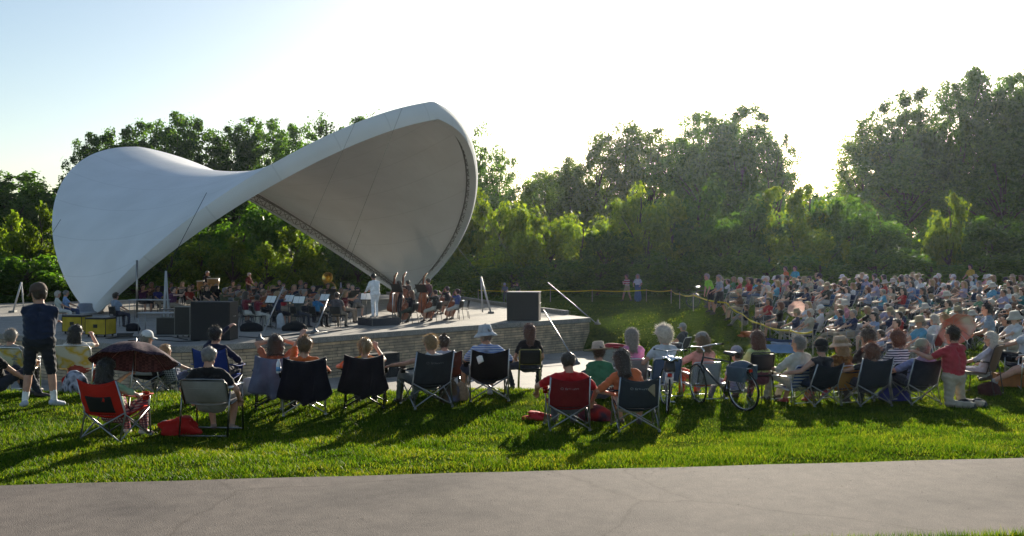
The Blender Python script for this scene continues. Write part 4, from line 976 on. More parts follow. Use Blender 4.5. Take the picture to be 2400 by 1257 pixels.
def bicycle(label, loc, rz, lean=0., frame=(.03, .035, .045), bag=None, s=1., front_up=0., steer=0.):
    o = empty('bicycle', loc, rz, label, 'bicycle', None, s); o.rotation_euler = (0, R(lean), rz)
    fm = plastic(frame, .3); ch = metal((.6, .6, .62), .25); rub = plastic((.012, .012, .012), .8)
    # wheels along y: rear at y=-.52, front at y=.52, radius .34
    for y, st_ in ((-.52, 0), (.53, steer)):
        wl = empty('wheel', (0, y, .345)); wl.parent = o; wl.rotation_euler = (0, 0, R(st_))
        b = MB(); b.tube([(0, .335 * math.cos(q * math.pi / 24), .335 * math.sin(q * math.pi / 24)) for q in range(48)], .0165, 8, closed=True); b.build('tyre', rub, wl)
        b = MB(); b.tube([(0, .312 * math.cos(q * math.pi / 24), .312 * math.sin(q * math.pi / 24)) for q in range(48)], .010, 6, closed=True); b.build('rim', ch, wl)
        b = MB(); b.tube([(-.04, 0, 0), (.04, 0, 0)], .018, 8)
        for q in range(32):
            a = q * math.pi / 16; b.tube([((-1) ** q * .025, .015 * math.cos(a + 1.2), .015 * math.sin(a + 1.2)), (0, .308 * math.cos(a), .308 * math.sin(a))], .0018, 4, caps=False)
        b.build('spokes', ch, wl)
    b = MB(); BB = (0, -.10, .29); ST = (0, -.27, .80); HT = (0, .36, .83); HB = (0, .41, .70); RA = (0, -.52, .345)
    for a, c, r in ((BB, ST, .016), (ST, HT, .016), (BB, HB, .019), (HT, HB, .019)): b.tube([a, c], r, 9)
    for sx in (-1, 1): b.tube([BB, (sx * .055, -.50, .345)], .009, 7); b.tube([(0, -.25, .74), (sx * .055, -.50, .345)], .008, 7)
    b.build('frame', fm, o)
    b = MB()
    fx = Matrix.Translation((0, .38, 0)) @ Matrix.Rotation(R(steer), 4, 'Z') @ Matrix.Translation((0, -.38, 0))
    for sx in (-1, 1): b.tube([fx @ Vector((sx * .03, .41, .68)), fx @ Vector((sx * .05, .45, .55)), fx @ Vector((sx * .05, .53, .345))], .011, 7)
    b.build('fork', fm, o)
    b = MB(); b.tube([HT, (0, .33, .95), (0, .40, 1.0)], .014, 8); b.tube([fx @ Vector(p) for p in ((-.29, .26, 1.04), (-.2, .36, 1.03), (0, .41, 1.0), (.2, .36, 1.03), (.29, .26, 1.04))], .0115, 8)
    hb = b.build('handlebar', ch, o)
    b = MB()
    for sx in (-1, 1):
        b = MB(); b.tube([fx @ Vector((sx * .29, .26, 1.04)), fx @ Vector((sx * .31, .17, 1.05))], .017, 8); b.build('grip', rub, hb)
    b = MB(); b.tube([ST, (0, -.30, .93)], .012, 8); b.sheet(lambda u, v: ((2 * u - 1) * (.02 + .06 * (1 - v) ** 1.5 + .01), -.42 + .27 * v, .955 - .03 * (2 * u - 1) ** 2 + .01 * v), 8, 10, .03); b.build('saddle', plastic((.015, .015, .016), .5), o)
    b = MB(); b.lathe([(.095, -.003), (.095, .003), (.07, .004)], 28, Matrix.Translation((.05, -.10, .29)) @ Matrix.Rotation(R(90), 4, 'Y')); b.tube([(.06, -.10, .29), (.07, -.02, .14)], .01, 6); b.box((.11, -.02, .135), (.09, .06, .02)); b.tube([(-.06, -.10, .29), (-.07, -.18, .44)], .01, 6); b.box((-.11, -.18, .445), (.09, .06, .02)); b.build('crankset', ch, o)
    b = MB(); b.tube([(.05, -.10, .385), (.05, -.52, .375)], .005, 4); b.tube([(.05, -.10, .195), (.05, -.52, .315)], .005, 4); b.lathe([(.04, -.01), (.04, .01)], 16, Matrix.Translation((.05, -.52, .345)) @ Matrix.Rotation(R(90), 4, 'Y')); b.build('chain', metal((.2, .19, .18), .5), o)
    b = MB(); b.box((0, -.52, .73), (.13, .36, .012))
    for sx in (-1, 1): b.tube([(sx * .06, -.68, .72), (sx * .06, -.52, .345)], .006, 6); b.tube([(sx * .06, -.40, .72), (sx * .06, -.52, .345)], .006, 6)
    b.build('rear_rack', ch, o)
    b = MB(); b.box((0, -.71, .69), (.07, .02, .05)); b.build('rear_reflector', plastic((.5, .02, .015), .2), o, smooth=False, bevel=.006)
    if bag == 'pannier':
        b = MB(); b.sheet(lambda u, v: (-.16 + .32 * u + .02 * math.sin(5 * v), -.71 + .38 * v, .80 - .20 * abs(2 * u - 1) ** 2.2 + .05 * math.sin(math.pi * v) - .04 * v * u), 16, 10, .012)
        for sx in (-1, 1): b.box((sx * .13, -.52, .64), (.10, .32, .24), taper=1.12)
        b.build('pannier', fabric((.08, .115, .155)), o, bevel=.03)
    if bag == 'trunk':
        b = MB(); b.box((0, -.52, .83), (.20, .36, .19), taper=.8); b.build('trunk_bag', plastic((.02, .02, .022), .3), o, smooth=True, bevel=.03)
        b = MB(); b.sheet(lambda u, v: (-.13 + .26 * u, -.73 + .34 * v, .955 + .025 * math.sin(9 * u + 4 * v) + .02 * math.sin(14 * v)), 12, 10, .012); b.build('silver_cover', metal((.75, .76, .78), .25), o)
        b = MB(); b.box((0, -.725, .60), (.13, .006, .10)); b.build('plate', mat((.55, .55, .52), .5, var=.15), o, smooth=False)
    return o
def case(name, label, cat, loc, d, m, rz=0., trim=(.2, .2, .2), group=None, wheels=True, handles=True, label_mark=None):
    o = empty(name, loc, rz, label, cat, group); z0 = .09 if wheels else 0
    b = MB(); b.box((0, 0, z0 + d[2] / 2), d); b.build('body', m, o, smooth=False, bevel=.008)
    b = MB(); t = .018
    for sx in (-1, 1):
        for sy in (-1, 1): b.box((sx * (d[0] / 2 - t / 2 + .004), sy * (d[1] / 2 - t / 2 + .004), z0 + d[2] / 2), (t, t, d[2] + .008))
    for sy in (-1, 1):
        for q in (0, d[2]): b.box((0, sy * (d[1] / 2 - t / 2 + .004), z0 + q), (d[0] - t, t, t))
    for sx in (-1, 1):
        for q in (0, d[2]): b.box((sx * (d[0] / 2 - t / 2 + .004), 0, z0 + q), (t, d[1] - 2 * t, t))
    b.build('edge_trim', metal(trim, .5), o, smooth=False)
    if wheels:
        for sx in (-1, 1):
            for sy in (-1, 1):
                b = MB(); b.lathe([(.04, -.015), (.04, .015)], 14, Matrix.Translation((sx * (d[0] / 2 - .08), sy * (d[1] / 2 - .08), .042)) @ Matrix.Rotation(R(90), 4, 'Y')); b.build('wheel', plastic(BLACK), o)
    if handles:
        for sy in (-1, 1):
            b = MB(); b.box((0, sy * (d[1] / 2 + .003), z0 + d[2] * .55), (.16, .012, .12)); b.build('handle', plastic(BLACK), o, smooth=False, bevel=.004)
    return o
def speaker_box(label, loc, d, rz=0., group=None, cat='loudspeaker', name='loudspeaker'):
    o = empty(name, loc, rz, label, cat, group)
    b = MB(); b.box((0, 0, d[2] / 2 + .002), d); b.build('cabinet', mat((.016, .016, .018), .6, var=.25, scale=30, bump=.3), o, smooth=False, bevel=.02)
    b = MB(); b.box((0, -d[1] / 2 - .006, d[2] / 2), (d[0] * .93, .018, d[2] * .93)); b.build('grille', mat((.022, .022, .025), .75, var=.3, scale=120, bump=.8, bscale=300), o, smooth=False, bevel=.006)
    for sx in (-1, 1):
        b = MB(); b.tube([(sx * (d[0] / 2 + .004), -.1, d[2] * .62), (sx * (d[0] / 2 + .03), -.08, d[2] * .62), (sx * (d[0] / 2 + .03), .08, d[2] * .62), (sx * (d[0] / 2 + .004), .1, d[2] * .62)], .012, 7); b.build('handle', metal((.3, .3, .3)), o)
    return o
def music_stand(label, loc, rz, h=1.05, group='music stands', sheet=True, s=1.):
    o = empty('music_stand', loc, rz, label, 'music stand', group, s); bm = plastic((.015, .015, .017), .5)
    b = MB(); b.tube([(0, 0, .12), (0, 0, h)], .012, 7); b.build('pole', bm, o)
    b = MB()
    for q in range(3): b.tube([(0, 0, .2), (.26 * math.cos(q * 2.094), .26 * math.sin(q * 2.094), .012)], .009, 6)
    b.build('tripod', bm, o)
    T = Matrix.Translation((0, 0, h + .08)) @ Matrix.Rotation(R(-32), 4, 'X')
    b = MB(); b.box((0, 0, .05), (.5, .008, .34)); b.box((0, -.03, -.12), (.5, .06, .008))
    for i, v in enumerate(b.v): b.v[i] = tuple(T @ Vector(v))
    b.build('desk', bm, o, smooth=False)
    if sheet:
        b = MB()
        for k in (-1, 1): b.sheet(lambda u, v: T @ Vector((k * .112 + .215 * (u - .5), -.012 - .006 * math.sin(3.1 * u), -.11 + .31 * v)), 4, 2, .002)
        b.build('sheet_music', mat((.82, .82, .80), .7, var=.06, scale=30), o, smooth=False)
    return o
WOOD = mat((.22, .055, .018), .3, var=.3, scale=6, spec=.5); WOODD = mat((.03, .018, .012), .4, var=.2)
def viol(label, loc, M, L, name, group):
    cat = name.replace('_', ' ')
    """cello, bass or violin: outline body with waist, neck, scroll, strings; z up the neck, front towards +y"""
    o = tag(bpy.data.objects.new(name, None), label, cat, group); COL.objects.link(o); o.matrix_world = Matrix.Translation(loc) @ M
    prof = [(0, 0), (.11, .004), (.20, .05), (.225, .14), (.20, .24), (.145, .33), (.135, .40), (.155, .47), (.175, .55), (.165, .64), (.11, .71), (.03, .745), (0, .745)]
    pts = []
    for i in range(len(prof) - 1):
        for t in (0, .5): pts.append(tuple(a + (b_ - a) * t for a, b_ in zip(prof[i], prof[i + 1])))
    ring = [(x, z) for x, z in pts] + [(-x, z) for x, z in reversed(pts[1:])]
    b = MB(); k = len(ring); d = .10; S = L / .745
    rows = [(.90, d + .022), (1., d), (1., -d), (.90, -d - .022)]
    vs = [(x * q * S * 1., y * S, (.37 + (z - .37) * q) * S) for q, y in rows for x, z in ring]
    fs = [tuple(range(k)), tuple(range(4 * k - 1, 3 * k - 1, -1))] + [(r_ * k + i, r_ * k + (i + 1) % k, (r_ + 1) * k + (i + 1) % k, (r_ + 1) * k + i) for r_ in range(3) for i in range(k)]
    b.add(vs, [tuple(reversed(f)) for f in fs]); b.build('body', WOOD, o, smooth=False, bevel=.006 * S)
    b = MB(); b.tube([(0, .115 * S, .70 * S), (0, .125 * S, 1.16 * S)], [.028 * S, .02 * S], 8); b.tube([(0, .12 * S, 1.16 * S), (0, .10 * S, 1.27 * S), (0, .065 * S, 1.30 * S), (0, .06 * S, 1.265 * S)], [.022 * S, .026 * S, .03 * S, .02 * S], 8)
    for q in (1.18, 1.23): b.tube([(-.06 * S, .115 * S, q * S), (.06 * S, .115 * S, q * S)], .008 * S, 6)
    b.build('neck', WOOD, o)
    b = MB(); b.box((0, .16 * S, .92 * S), (.045 * S, .02 * S, .56 * S)); b.box((0, .165 * S, .12 * S), (.06 * S, .02 * S, .2 * S)); b.box((0, .15 * S, .3 * S), (.10 * S, .012 * S, .08 * S)); b.build('fingerboard', WOODD, o, smooth=False)
    b = MB()
    for q in (-.014, -.005, .005, .014): b.tube([(q * S, .178 * S, .2 * S), (q * S, .195 * S, .32 * S), (q * .8 * S, .176 * S, 1.17 * S)], .0022 * S, 4)
    b.build('strings', metal((.6, .6, .6)), o)
    if name != 'violin':
        b = MB(); b.tube([(0, 0, 0), (0, 0, -.22 * S)], .012 * S, 6); b.build('endpin', metal((.3, .3, .3)), o)
    return o
# ------------------------------------------------------------------ the front row: people, their chairs and belongings
PEOPLE = []                                               # (pose, voxel, kwargs) fused together at the end
def who(label, loc, rz, P, vx=.0155, **kw): PEOPLE.append((P, vx, dict(name_label=label, loc=loc, rz=R(rz), **kw)))
def V3(*a): return Vector(a)
def lounge(**k):
    d = dict(P=(0, -.03, .365), lean=24, head=(0, -12), hL=V3(-.29, .16, .60), hR=V3(.29, .16, .60), eL=V3(-.8, -.5, -.4), eR=V3(.8, -.5, -.4)); d.update(k); return pose(**d)
def upright(z=.53, **k):
    d = dict(P=(0, -.06, z), lean=6, fL=V3(-.15, .42 + .5 * max(0, .5 - z), .085), fR=V3(.14, .45 + .5 * max(0, .5 - z), .085), head=(0, -4), hL=V3(-.13, .30, z + .10), hR=V3(.13, .30, z + .10)); d.update(k); return pose(**d)
def dn(v, d=.03): return Vector((v.x, v.y, v.z - d))
S = .95
# --- far left
g_ = at(92, 962)
who('person in navy tee shirt and dark shorts standing with arms folded and brown cap', g_, 12,
    pose((0, 0, .955), lean=-3, head=(52, -4), hL=V3(.10, .22, 1.20), hR=V3(-.10, .25, 1.17), eL=V3(-1, -.2, -.6), eR=V3(1, -.2, -.6), fL=V3(-.19, 0, .085), fR=V3(.19, .03, .085), kL=V3(-.2, 1, 0), kR=V3(.2, 1, 0), toesL=V3(-.6, 1, -.1), toesR=V3(.75, .8, -.1), leg='shorts', girth=.035, socks=True, tail=.1, upL=(0, .3, 1), upR=(0, .3, 1)),
    top=(.022, .03, .06), legs=(.022, .024, .03), sk=0, hair=('crop', 'brown'), hat=('cap', (.10, .07, .055)), shoes=(.42, .46, .55), scale=1.03, sunglasses=True)
YW = pattern_mat('blotch', [(.52, .50, .40), (.52, .50, .40), (.50, .34, .03), (.52, .50, .40)], 4.2)
c = at(38, 912); lawn_chair('white and yellow woven lawn chair half hidden behind the standing man', c, R(-4), YW, scale=.98, wide=.27)
who('grey haired person reclining in the lawn chair behind the standing man', dn(c), -4, lounge(P=(.05, -.08, .46)), top=(.25, .25, .24), legs=(.05, .05, .06), hair=('short', 'grey'), scale=S)
c = at(-6, 935)
who('dark haired boy in black shirt sitting low at the picture edge', dn(c), -40, lounge(P=(0, 0, .26), lean=14, head=(-10, 0), fL=V3(-.2, .55, .09), fR=V3(.2, .55, .09), hR=V3(.22, .35, .3), hL=V3(-.2, .35, .3)), top=(.012, .012, .014), legs=(.03, .035, .05), hair=('short', 'auburn'), scale=.98)
c = at(186, 916); lawn_chair('white lawn chair woven with yellow flowers beside the standing man', c, R(3), YW, scale=1.02, wide=.29)
who('dark haired woman in pale shirt shading her eyes in the yellow flowered lawn chair', dn(c, .0), 3, lounge(P=(.02, -.09, .47), lean=20, sex='f', head=(-25, -4), hR=V3(.17, .16, 1.02), eR=V3(.8, .4, -.5), sleeve=.5), top=(.55, .53, .48), legs=(.30, .05, .04), hair=('bob', 'dark'), scale=S)
# --- umbrella group
c = at(272, 1028); camp_chair('bright red camp chair with dark mesh panel and silver crossed legs', c, R(-14), (.50, .022, .012), scale=1.04, panel=(.02, .02, .02), arm=(.45, .03, .02))
who('woman in pale green shirt under the dark umbrella in the red camp chair', dn(c), -14, lounge(sex='f', head=(0, -6), hL=V3(.05, .13, .85), eL=V3(-.7, .2, -.6), hR=V3(.30, .22, .60), sleeve=.6), top=(.30, .44, .28), legs=pattern_mat('plaid', [(.5, .45, .42), (.35, .05, .06), (.08, .08, .12)], 9), hair=('bob', 'dark'), scale=.92, shoes=(.6, .55, .5))
DOTS = pattern_mat('check', [(.035, .022, .035), (.085, .05, .065)], 26)
umbrella('dark speckled umbrella shading the woman in the red camp chair', c + V3(.18, .1, .94), -20, 5, .53, DOTS, .8)
c = at(352, 918); camp_chair('dark camp chair with grey back panel behind the speckled umbrella', c, R(-8), BLACK, panel=(.30, .31, .34), scale=.90, high=0.77)
who('man in white cap and checked shirt behind the speckled umbrella', dn(c, .02), -8, lounge(lean=14, P=(0, -.06, .44), head=(-40, -2)), top=pattern_mat('plaid', [(.06, .07, .16), (.35, .36, .45), (.6, .6, .65)], 10), legs=(.06, .06, .08), hair=('short', 'grey'), hat=('cap', (.62, .63, .64)), scale=.88)
c = at(405, 908); camp_chair('small camp chair with pale crisscross pattern beside the stage wall', c, R(-20), pattern_mat('plaid', [(.03, .035, .06), (.2, .22, .27), (.5, .52, .56)], 7), scale=.82)
who('blond child leaning in the crisscross patterned camp chair', dn(c), -20, lounge(sex='f', head=(-30, 6), hR=V3(.3, .35, .5)), top=(.16, .18, .25), legs=(.1, .12, .2), hair=('bob', 'blond'), scale=.80)
lump('backpack', 'dark blue and white backpack on the grass under the flowered lawn chair', 'backpack', at(170, 922) + V3(0, .1, 0), (.42, .3, .36), pattern_mat('blotch', [(.02, .02, .03), (.5, .52, .6), (.03, .03, .04)], 7), 4)
lump('bag', 'red bag on the grass under the flowered lawn chair', 'bag', at(150, 920) + V3(0, .25, 0), (.3, .25, .3), fabric((.4, .02, .015)), 5)
# --- grey sling chair
c = at(497, 1018); lawn_chair('tall tan grey sling chair holding the grey haired man in black', c, R(-3), (.27, .255, .235), frame=(.22, .22, .22), scale=1.02, high=.72, wide=.285)
who('grey haired man in black shirt in the tan sling chair', dn(c), -3, lounge(P=(0, .0, .46), lean=17, girth=.03, head=(4, -8), hR=V3(.34, .10, .50), hL=V3(-.34, .1, .5), leg='shorts'), top=(.016, .016, .018), legs=(.2, .18, .15), hair=('crop', 'grey'), scale=S, shoes=(.3, .2, .15))
lump('bag', 'bright red canvas bag lying beside the tan sling chair', 'bag', at(424, 1018), (.44, .30, .22), fabric((.42, .016, .012)), 6, .3, rough=.28)
lump('cap', 'small dark crumpled cap on the grass by the red canvas bag', 'cap', at(392, 1006), (.24, .2, .11), cloth((.05, .05, .055)), 7)
c = at(512, 936); camp_chair('royal blue camp chair holding the woman who shades her eyes', c, R(-5), (.022, .05, .24), scale=1.02, high=0.79, arm=(.03, .06, .25), pole=BLACK, poledark=True)
who('dark haired woman in navy jacket with a raised arm in the royal blue chair', dn(c, .0), -5, lounge(sex='f', lean=12, P=(0, -.05, .42), head=(-18, 0), hL=V3(.10, .22, 1.18), eL=V3(-.9, .0, .5), hR=V3(.30, .20, .58), sleeve=1, upL=(0, -.3, 1)), top=(.018, .022, .05), legs=(.05, .05, .07), hair=('short', 'dark'), scale=.94, sunglasses=True)
lump('stuffed_bag', 'white and green stuffed bag lying between the sling chair and draped chair', 'bag', at(590, 926), (.46, .34, .28), pattern_mat('blotch', [(.55, .53, .52), (.5, .48, .46), (.02, .33, .13)], 4.5), 8, .3)
# --- draped chairs
c = at(648, 952); camp_chair('camp chair covered by a blue grey jacket behind the brown haired woman', c, R(10), (.09, .10, .14), scale=1.05, drape=(.125, .135, .19), pole=BLACK, poledark=True)
who('brown haired woman with both hands behind her head in the jacket covered chair', dn(c, -.02), 10, lounge(sex='f', head=(0, -6), hL=V3(-.06, -.20, 1.02), eL=V3(-1, .4, .3), hR=V3(.10, -.17, 1.04), eR=V3(1, .5, .5), sleeve=.45), top=(.42, .13, .07), legs=(.05, .05, .07), hair=('bob', 'brown'), scale=S)
c = at(712, 968); camp_chair('black camp chair draped with a long black coat', c, R(14), BLACK, scale=1.1, drape=(.010, .008, .012), white_tag=True, pole=(.5, .5, .5))
who('blond woman in orange shirt with one raised elbow in the coat draped chair', dn(c, .0), 14, lounge(sex='f', head=(-14, -6), hL=V3(-.02, .16, 1.12), eL=V3(-1, .1, .45), hR=V3(.30, .16, .55), sleeve=.7, girth=.015, upL=(0, -.3, 1)), top=(.60, .13, .035), legs=(.05, .05, .06), hair=('short', 'darkblond'), scale=1.0)
o = empty('water_bottle', c + V3(-.30, -.28, .60), 0, 'clear plastic water bottle hanging at the black coat draped chair', 'bottle')
b = MB(); b.lathe([(.03, 0), (.034, .02), (.034, .12), (.028, .15), (.013, .18), (.013, .2)], 14); b.build('bottle_body', mat((.75, .8, .85), .1, var=.05, spec=.8), o); b = MB(); b.lathe([(.0352, .03), (.0352, .09)], 14); b.build('paper_label', plastic((.12, .35, .65)), o)
c = at(856, 952); camp_chair('black camp chair with a white care tag behind the tie dye woman', c, R(6), BLACK, scale=1.06, white_tag=True, drape=(.014, .010, .012), pole=BLACK, poledark=True)
who('woman in orange and yellow tie dye shirt resting her chin on her hand', dn(c), 6, lounge(sex='f', head=(-10, -16), hR=V3(.17, .17, .93), eR=V3(.8, .2, -.7), hL=V3(-.34, .12, .60), eL=V3(-1, -.3, -.1), sleeve=.6, upR=(0, -1, .2)), top=pattern_mat('blotch', [(.62, .30, .02), (.60, .10, .02), (.65, .42, .03), (.10, .30, .42), (.62, .16, .03)], 4), legs=(.04, .04, .05), hair=('ponytail', 'blond'), scale=S)
# --- slate chair, friend, bucket hat
c = at(1000, 952); camp_chair('charcoal camp chair with faded lettering behind the blond woman', c, R(24), (.036, .04, .048), scale=1.10, lettering=(.16, .16, .17), high=0.77)
who('blond woman in sleeveless top stretching one arm out from the charcoal chair', dn(c, .0), 24, lounge(sex='f', head=(18, -6), hL=V3(-.52, .22, .62), eL=V3(-.4, -.6, -.5), sleeve=0, fL=V3(-.30, .46, .085), fR=V3(-.05, .5, .085), kL=V3(-.5, .5, 1)), top=(.6, .6, .58), legs=(.13, .16, .17), hair=('short', 'blond'), scale=S * 1.02, sunglasses=True)
c = at(1040, 922); camp_chair('brown edged camp chair hidden behind the charcoal chair', c, R(10), (.06, .022, .018), scale=1.0, pole=BLACK, poledark=True)
who('short haired man in pale grey tee shirt behind the blond woman', dn(c, .06), 10, lounge(head=(10, -6), lean=14, hR=V3(.26, .24, .5)), top=(.42, .43, .50), legs=(.10, .11, .16), hair=('short', 'brown'), scale=.90)
lump('backpack', 'olive and blue backpack on the grass right of the charcoal chair', 'backpack', at(1052, 944), (.30, .26, .36), pattern_mat('blotch', [(.05, .04, .03), (.10, .07, .04), (.10, .12, .2)], 5), 11)
lump('straw_bag', 'tan straw bag standing on the grass beside the backpack', 'bag', at(1081, 940), (.20, .18, .30), mat((.30, .21, .13), .9, var=.3, scale=30, bump=.5), 12)
c = at(1142, 936); camp_chair('black camp chair with crossed legs and white tag behind the bucket hat man', c, R(8), (.012, .011, .014), scale=1.12, white_tag=True, high=0.73)
who('man in pale bucket hat and blue striped shirt turned to the stage', dn(c, .02), 8, lounge(head=(30, -4), lean=12, P=(-.03, -.06, .38), hL=V3(-.30, .30, .56), sleeve=.7, leg='shorts', fL=V3(-.32, .44, .085), fR=V3(.1, .5, .085), kL=V3(-.4, .4, 1)), top=pattern_mat('stripes', [(.12, .20, .46), (.50, .55, .66)], 9), legs=(.025, .03, .055), hair=('short', 'grey'), hat=('bucket', (.42, .47, .52)), scale=1.02, sunglasses=True, shoes=(.4, .42, .48))
# --- metal chair woman
c = at(1241, 912); stack_chair('olive framed stacking chair with black back on the lawn crest', c, R(2), (.014, .016, .016), scale=.86)
who('woman with long brown hair in black tee shirt on the olive framed chair', dn(c, .02), 2, upright(z=.50, sex='f', lean=2, head=(12, -3), hL=V3(-.22, .14, .52), hR=V3(.2, .2, .52), fL=V3(-.32, .25, .085), fR=V3(.18, .3, .085), kL=V3(-1, .5, .4)), top=(.016, .014, .016), legs=(.03, .035, .05), hair=('long', 'auburn'), scale=.90, seed=1)
# --- red and slate pair
c = at(1330, 1003); camp_chair('dark red camp chair with pale lettering on its back', c, R(3), (.20, .012, .016), scale=1.0, lettering=(.42, .32, .34), high=0.72)
who('man in red tee shirt and sunglasses in the dark red camp chair', dn(c), 3, lounge(head=(14, -14), girth=.03, hL=V3(-.42, .10, .52), eL=V3(-1, -.3, -.2), hR=V3(.36, .06, .40), eR=V3(1, -.4, -.2), sleeve=.6), top=(.46, .018, .022), legs=(.10, .11, .14), hair=('crop', 'brown'), scale=.97, sunglasses=True)
c = at(1489, 1006); camp_chair('slate grey camp chair with pale lettering and a tan flap', c, R(3), (.035, .042, .058), scale=1.0, lettering=(.30, .32, .36), high=0.73)
who('woman in orange top leaning sideways out of the slate grey chair', dn(c), 3, lounge(sex='f', P=(-.07, -.03, .38), side=-13, lean=14, head=(12, -22), hL=V3(-.30, .06, .50), eL=V3(-1, .0, -.4), hR=V3(.05, .3, .55), sleeve=.7, leg='shorts'), top=(.60, .15, .06), legs=(.5, .42, .38), hair=('long', 'brown'), scale=.97, seed=2, sunglasses=True)
b = MB(); b.sheet(lambda u, v: (.0 + .17 * u * (1 - .0 * v), -.012 * math.sin(3 * u), -.17 * v * u - .0 * u), 6, 6, .006)
o = put('tan_flap', b.mesh(fabric((.30, .24, .16))), None, c + V3(.045, -.345, .64)); tag(o, 'tan corner flap of cloth hanging on the slate grey camp chair', 'cloth')
lump('red_cloth', 'crumpled red cloth on the grass left of the dark red chair', 'cloth', at(1258, 985), (.34, .24, .12), fabric((.50, .025, .03)), 13, rough=.35)
lump('picnic_bag', 'dark bag with a red lid between the dark red and slate chairs', 'bag', at(1398, 985), (.46, .34, .22), pattern_mat('blotch', [(.02, .02, .03), (.25, .02, .02), (.03, .03, .05)], 4), 14)
# --- behind them
c = at(1402, 935)
who('person in green tee shirt and wide straw hat sitting on the grass', dn(c), 4, upright(z=.16, lean=8, sex='f', head=(20, -4), hL=V3(.02, .26, .50), hR=V3(.36, .0, .06), eR=V3(.6, -.6, .2), fL=V3(-.2, .5, .08), fR=V3(.2, .55, .08), sleeve=.55), top=(.06, .20, .11), legs=(.07, .08, .10), hair=('short', 'brown'), hat=('straw', (.52, .42, .33)), scale=.97)
c = at(1478, 922); lawn_chair('low grey lawn chair holding the woman in pink', c, R(8), (.28, .26, .27), scale=.92, high=.66, low=True)
who('woman with straight grey hair in a pink shirt on the low lawn chair', dn(c), 8, upright(z=.36, sex='f', head=(2, -4), lean=6, sleeve=.6), top=(.62, .22, .42), legs=(.2, .2, .22), hair=('long', 'grey'), scale=.98)
c = at(1550, 928); lawn_chair('blue sling lawn chair behind the bicycle with the silver bag', c, R(12), (.10, .14, .24), scale=1.0, high=.66, low=True)
who('woman with curly white hair in pale blue shirt behind the silver bagged bicycle', dn(c), 14, upright(z=.36, sex='f', head=(18, -6), lean=10, sleeve=.4, hL=V3(-.26, .12, .58)), top=(.46, .50, .56), legs=(.06, .06, .09), hair=('curly', 'white'), scale=1.05)
c = at(1642, 934); lawn_chair('grey white lawn chair behind the front wheel of the black bicycle', c, R(10), (.34, .35, .38), scale=.98, high=.66, low=True)
who('woman in salmon shirt and pale cap holding a drink behind the black bicycle', dn(c), 12, upright(z=.36, sex='f', head=(14, -4), lean=8, sleeve=.9, hL=V3(-.34, .26, .66)), top=(.62, .28, .24), legs=(.55, .10, .05), hair=('bob', 'darkblond'), hat=('cap', (.30, .29, .28)), scale=1.0)
c = at(1722, 915)
who('small child in a striped cap beside the woman in lime', dn(c), 30, upright(z=.34, lean=4, head=(20, 0), hL=V3(-.1, .2, .42), fL=V3(-.2, .5, .08), fR=V3(.2, .5, .08)), top=(.4, .4, .5), legs=(.2, .2, .3), hair=('short', 'brown'), hat=('cap', pattern_mat('stripes', [(.03, .04, .10), (.6, .6, .65)], 28)), scale=.86)
bicycle('black road bicycle with silver covered bag seen from behind', at(1566, 965) + V3(0, .25, 0), R(-6), 3, bag='trunk', s=.86, steer=14, frame=(.25, .25, .27))
bicycle('black touring bicycle with blue grey pannier turned toward the stage', at(1702, 958) + V3(-.05, .12, 0), R(34), -5, bag='pannier', s=.94, steer=-20)
c = at(1772, 904); stack_chair('dark upright chair holding the woman in lime', c, R(12), (.02, .016, .024), frame=(.05, .05, .05), scale=1.02)
who('dark haired woman in a lime green cardigan on the dark upright chair', dn(c), 14, upright(z=.42, sex='f', head=(8, -4), lean=4, sleeve=1, girth=.02), top=(.42, .50, .22), legs=(.15, .05, .07), hair=('bob', 'auburn'), scale=1.04)
c = at(1862, 912); lawn_chair('lawn chair with blue and white striped sling behind the grey haired man', c, R(26), pattern_mat('stripes', [(.05, .08, .22), (.45, .47, .5)], 5.5), scale=1.02, high=.66, low=True)
who('grey haired man in cream shirt turned sideways in the striped lawn chair', dn(c), 30, upright(z=.36, head=(24, -2), lean=8, sleeve=.9, girth=.03, hL=V3(-.25, .28, .58)), top=(.52, .49, .42), legs=(.45, .42, .35), hair=('short', 'grey'), scale=1.04)
c = at(1912, 948); camp_chair('dark camp chair holding the man in the black cap', c, R(22), (.022, .026, .035), scale=1.05, high=0.69)
who('man in black cap and dark sleeveless top spreading both arms', dn(c), 22, lounge(head=(-14, -2), lean=14, P=(0, -.05, .38), hL=V3(-.56, .10, .58), eL=V3(-.4, -.6, -.6), hR=V3(.50, .22, .50), eR=V3(.6, -.6, -.5), sleeve=0, leg='shorts', fL=V3(-.30, .46, .085)), top=(.028, .028, .035), legs=(.05, .06, .09), hair=('crop', 'dark'), hat=('cap', (.014, .014, .016)), scale=.98, shoes=(.35, .06, .05))
c = at(1962, 905); lawn_chair('orange sling lawn chair beside the brown patterned jacket', c, R(20), (.50, .24, .06), scale=1.0, high=.66, low=True)
who('person in brown patterned jacket and beige sun hat in the orange chair', dn(c), 20, upright(z=.36, sex='f', head=(20, -2), lean=8, sleeve=1), top=pattern_mat('blotch', [(.20, .09, .03), (.10, .05, .02), (.28, .16, .06)], 12), legs=(.2, .05, .1), hair=('bob', 'blond'), hat=('bucket', (.50, .36, .26)), scale=1.02)
c = at(2028, 884); lawn_chair('dark folding chair holding the brown haired woman in black', c, R(20), (.02, .02, .025), scale=1.05, high=.66, low=True)
who('brown haired woman in black shirt behind the tall slate chair', dn(c), 20, upright(z=.42, sex='f', head=(16, -2), lean=4, sleeve=.7, girth=.03), top=(.018, .018, .024), legs=(.03, .03, .04), hair=('curly', 'brown'), scale=1.05)
c = at(2030, 948); camp_chair('tall slate camp chair hiding a red haired woman', c, R(10), (.026, .032, .046), scale=1.08, high=0.77)
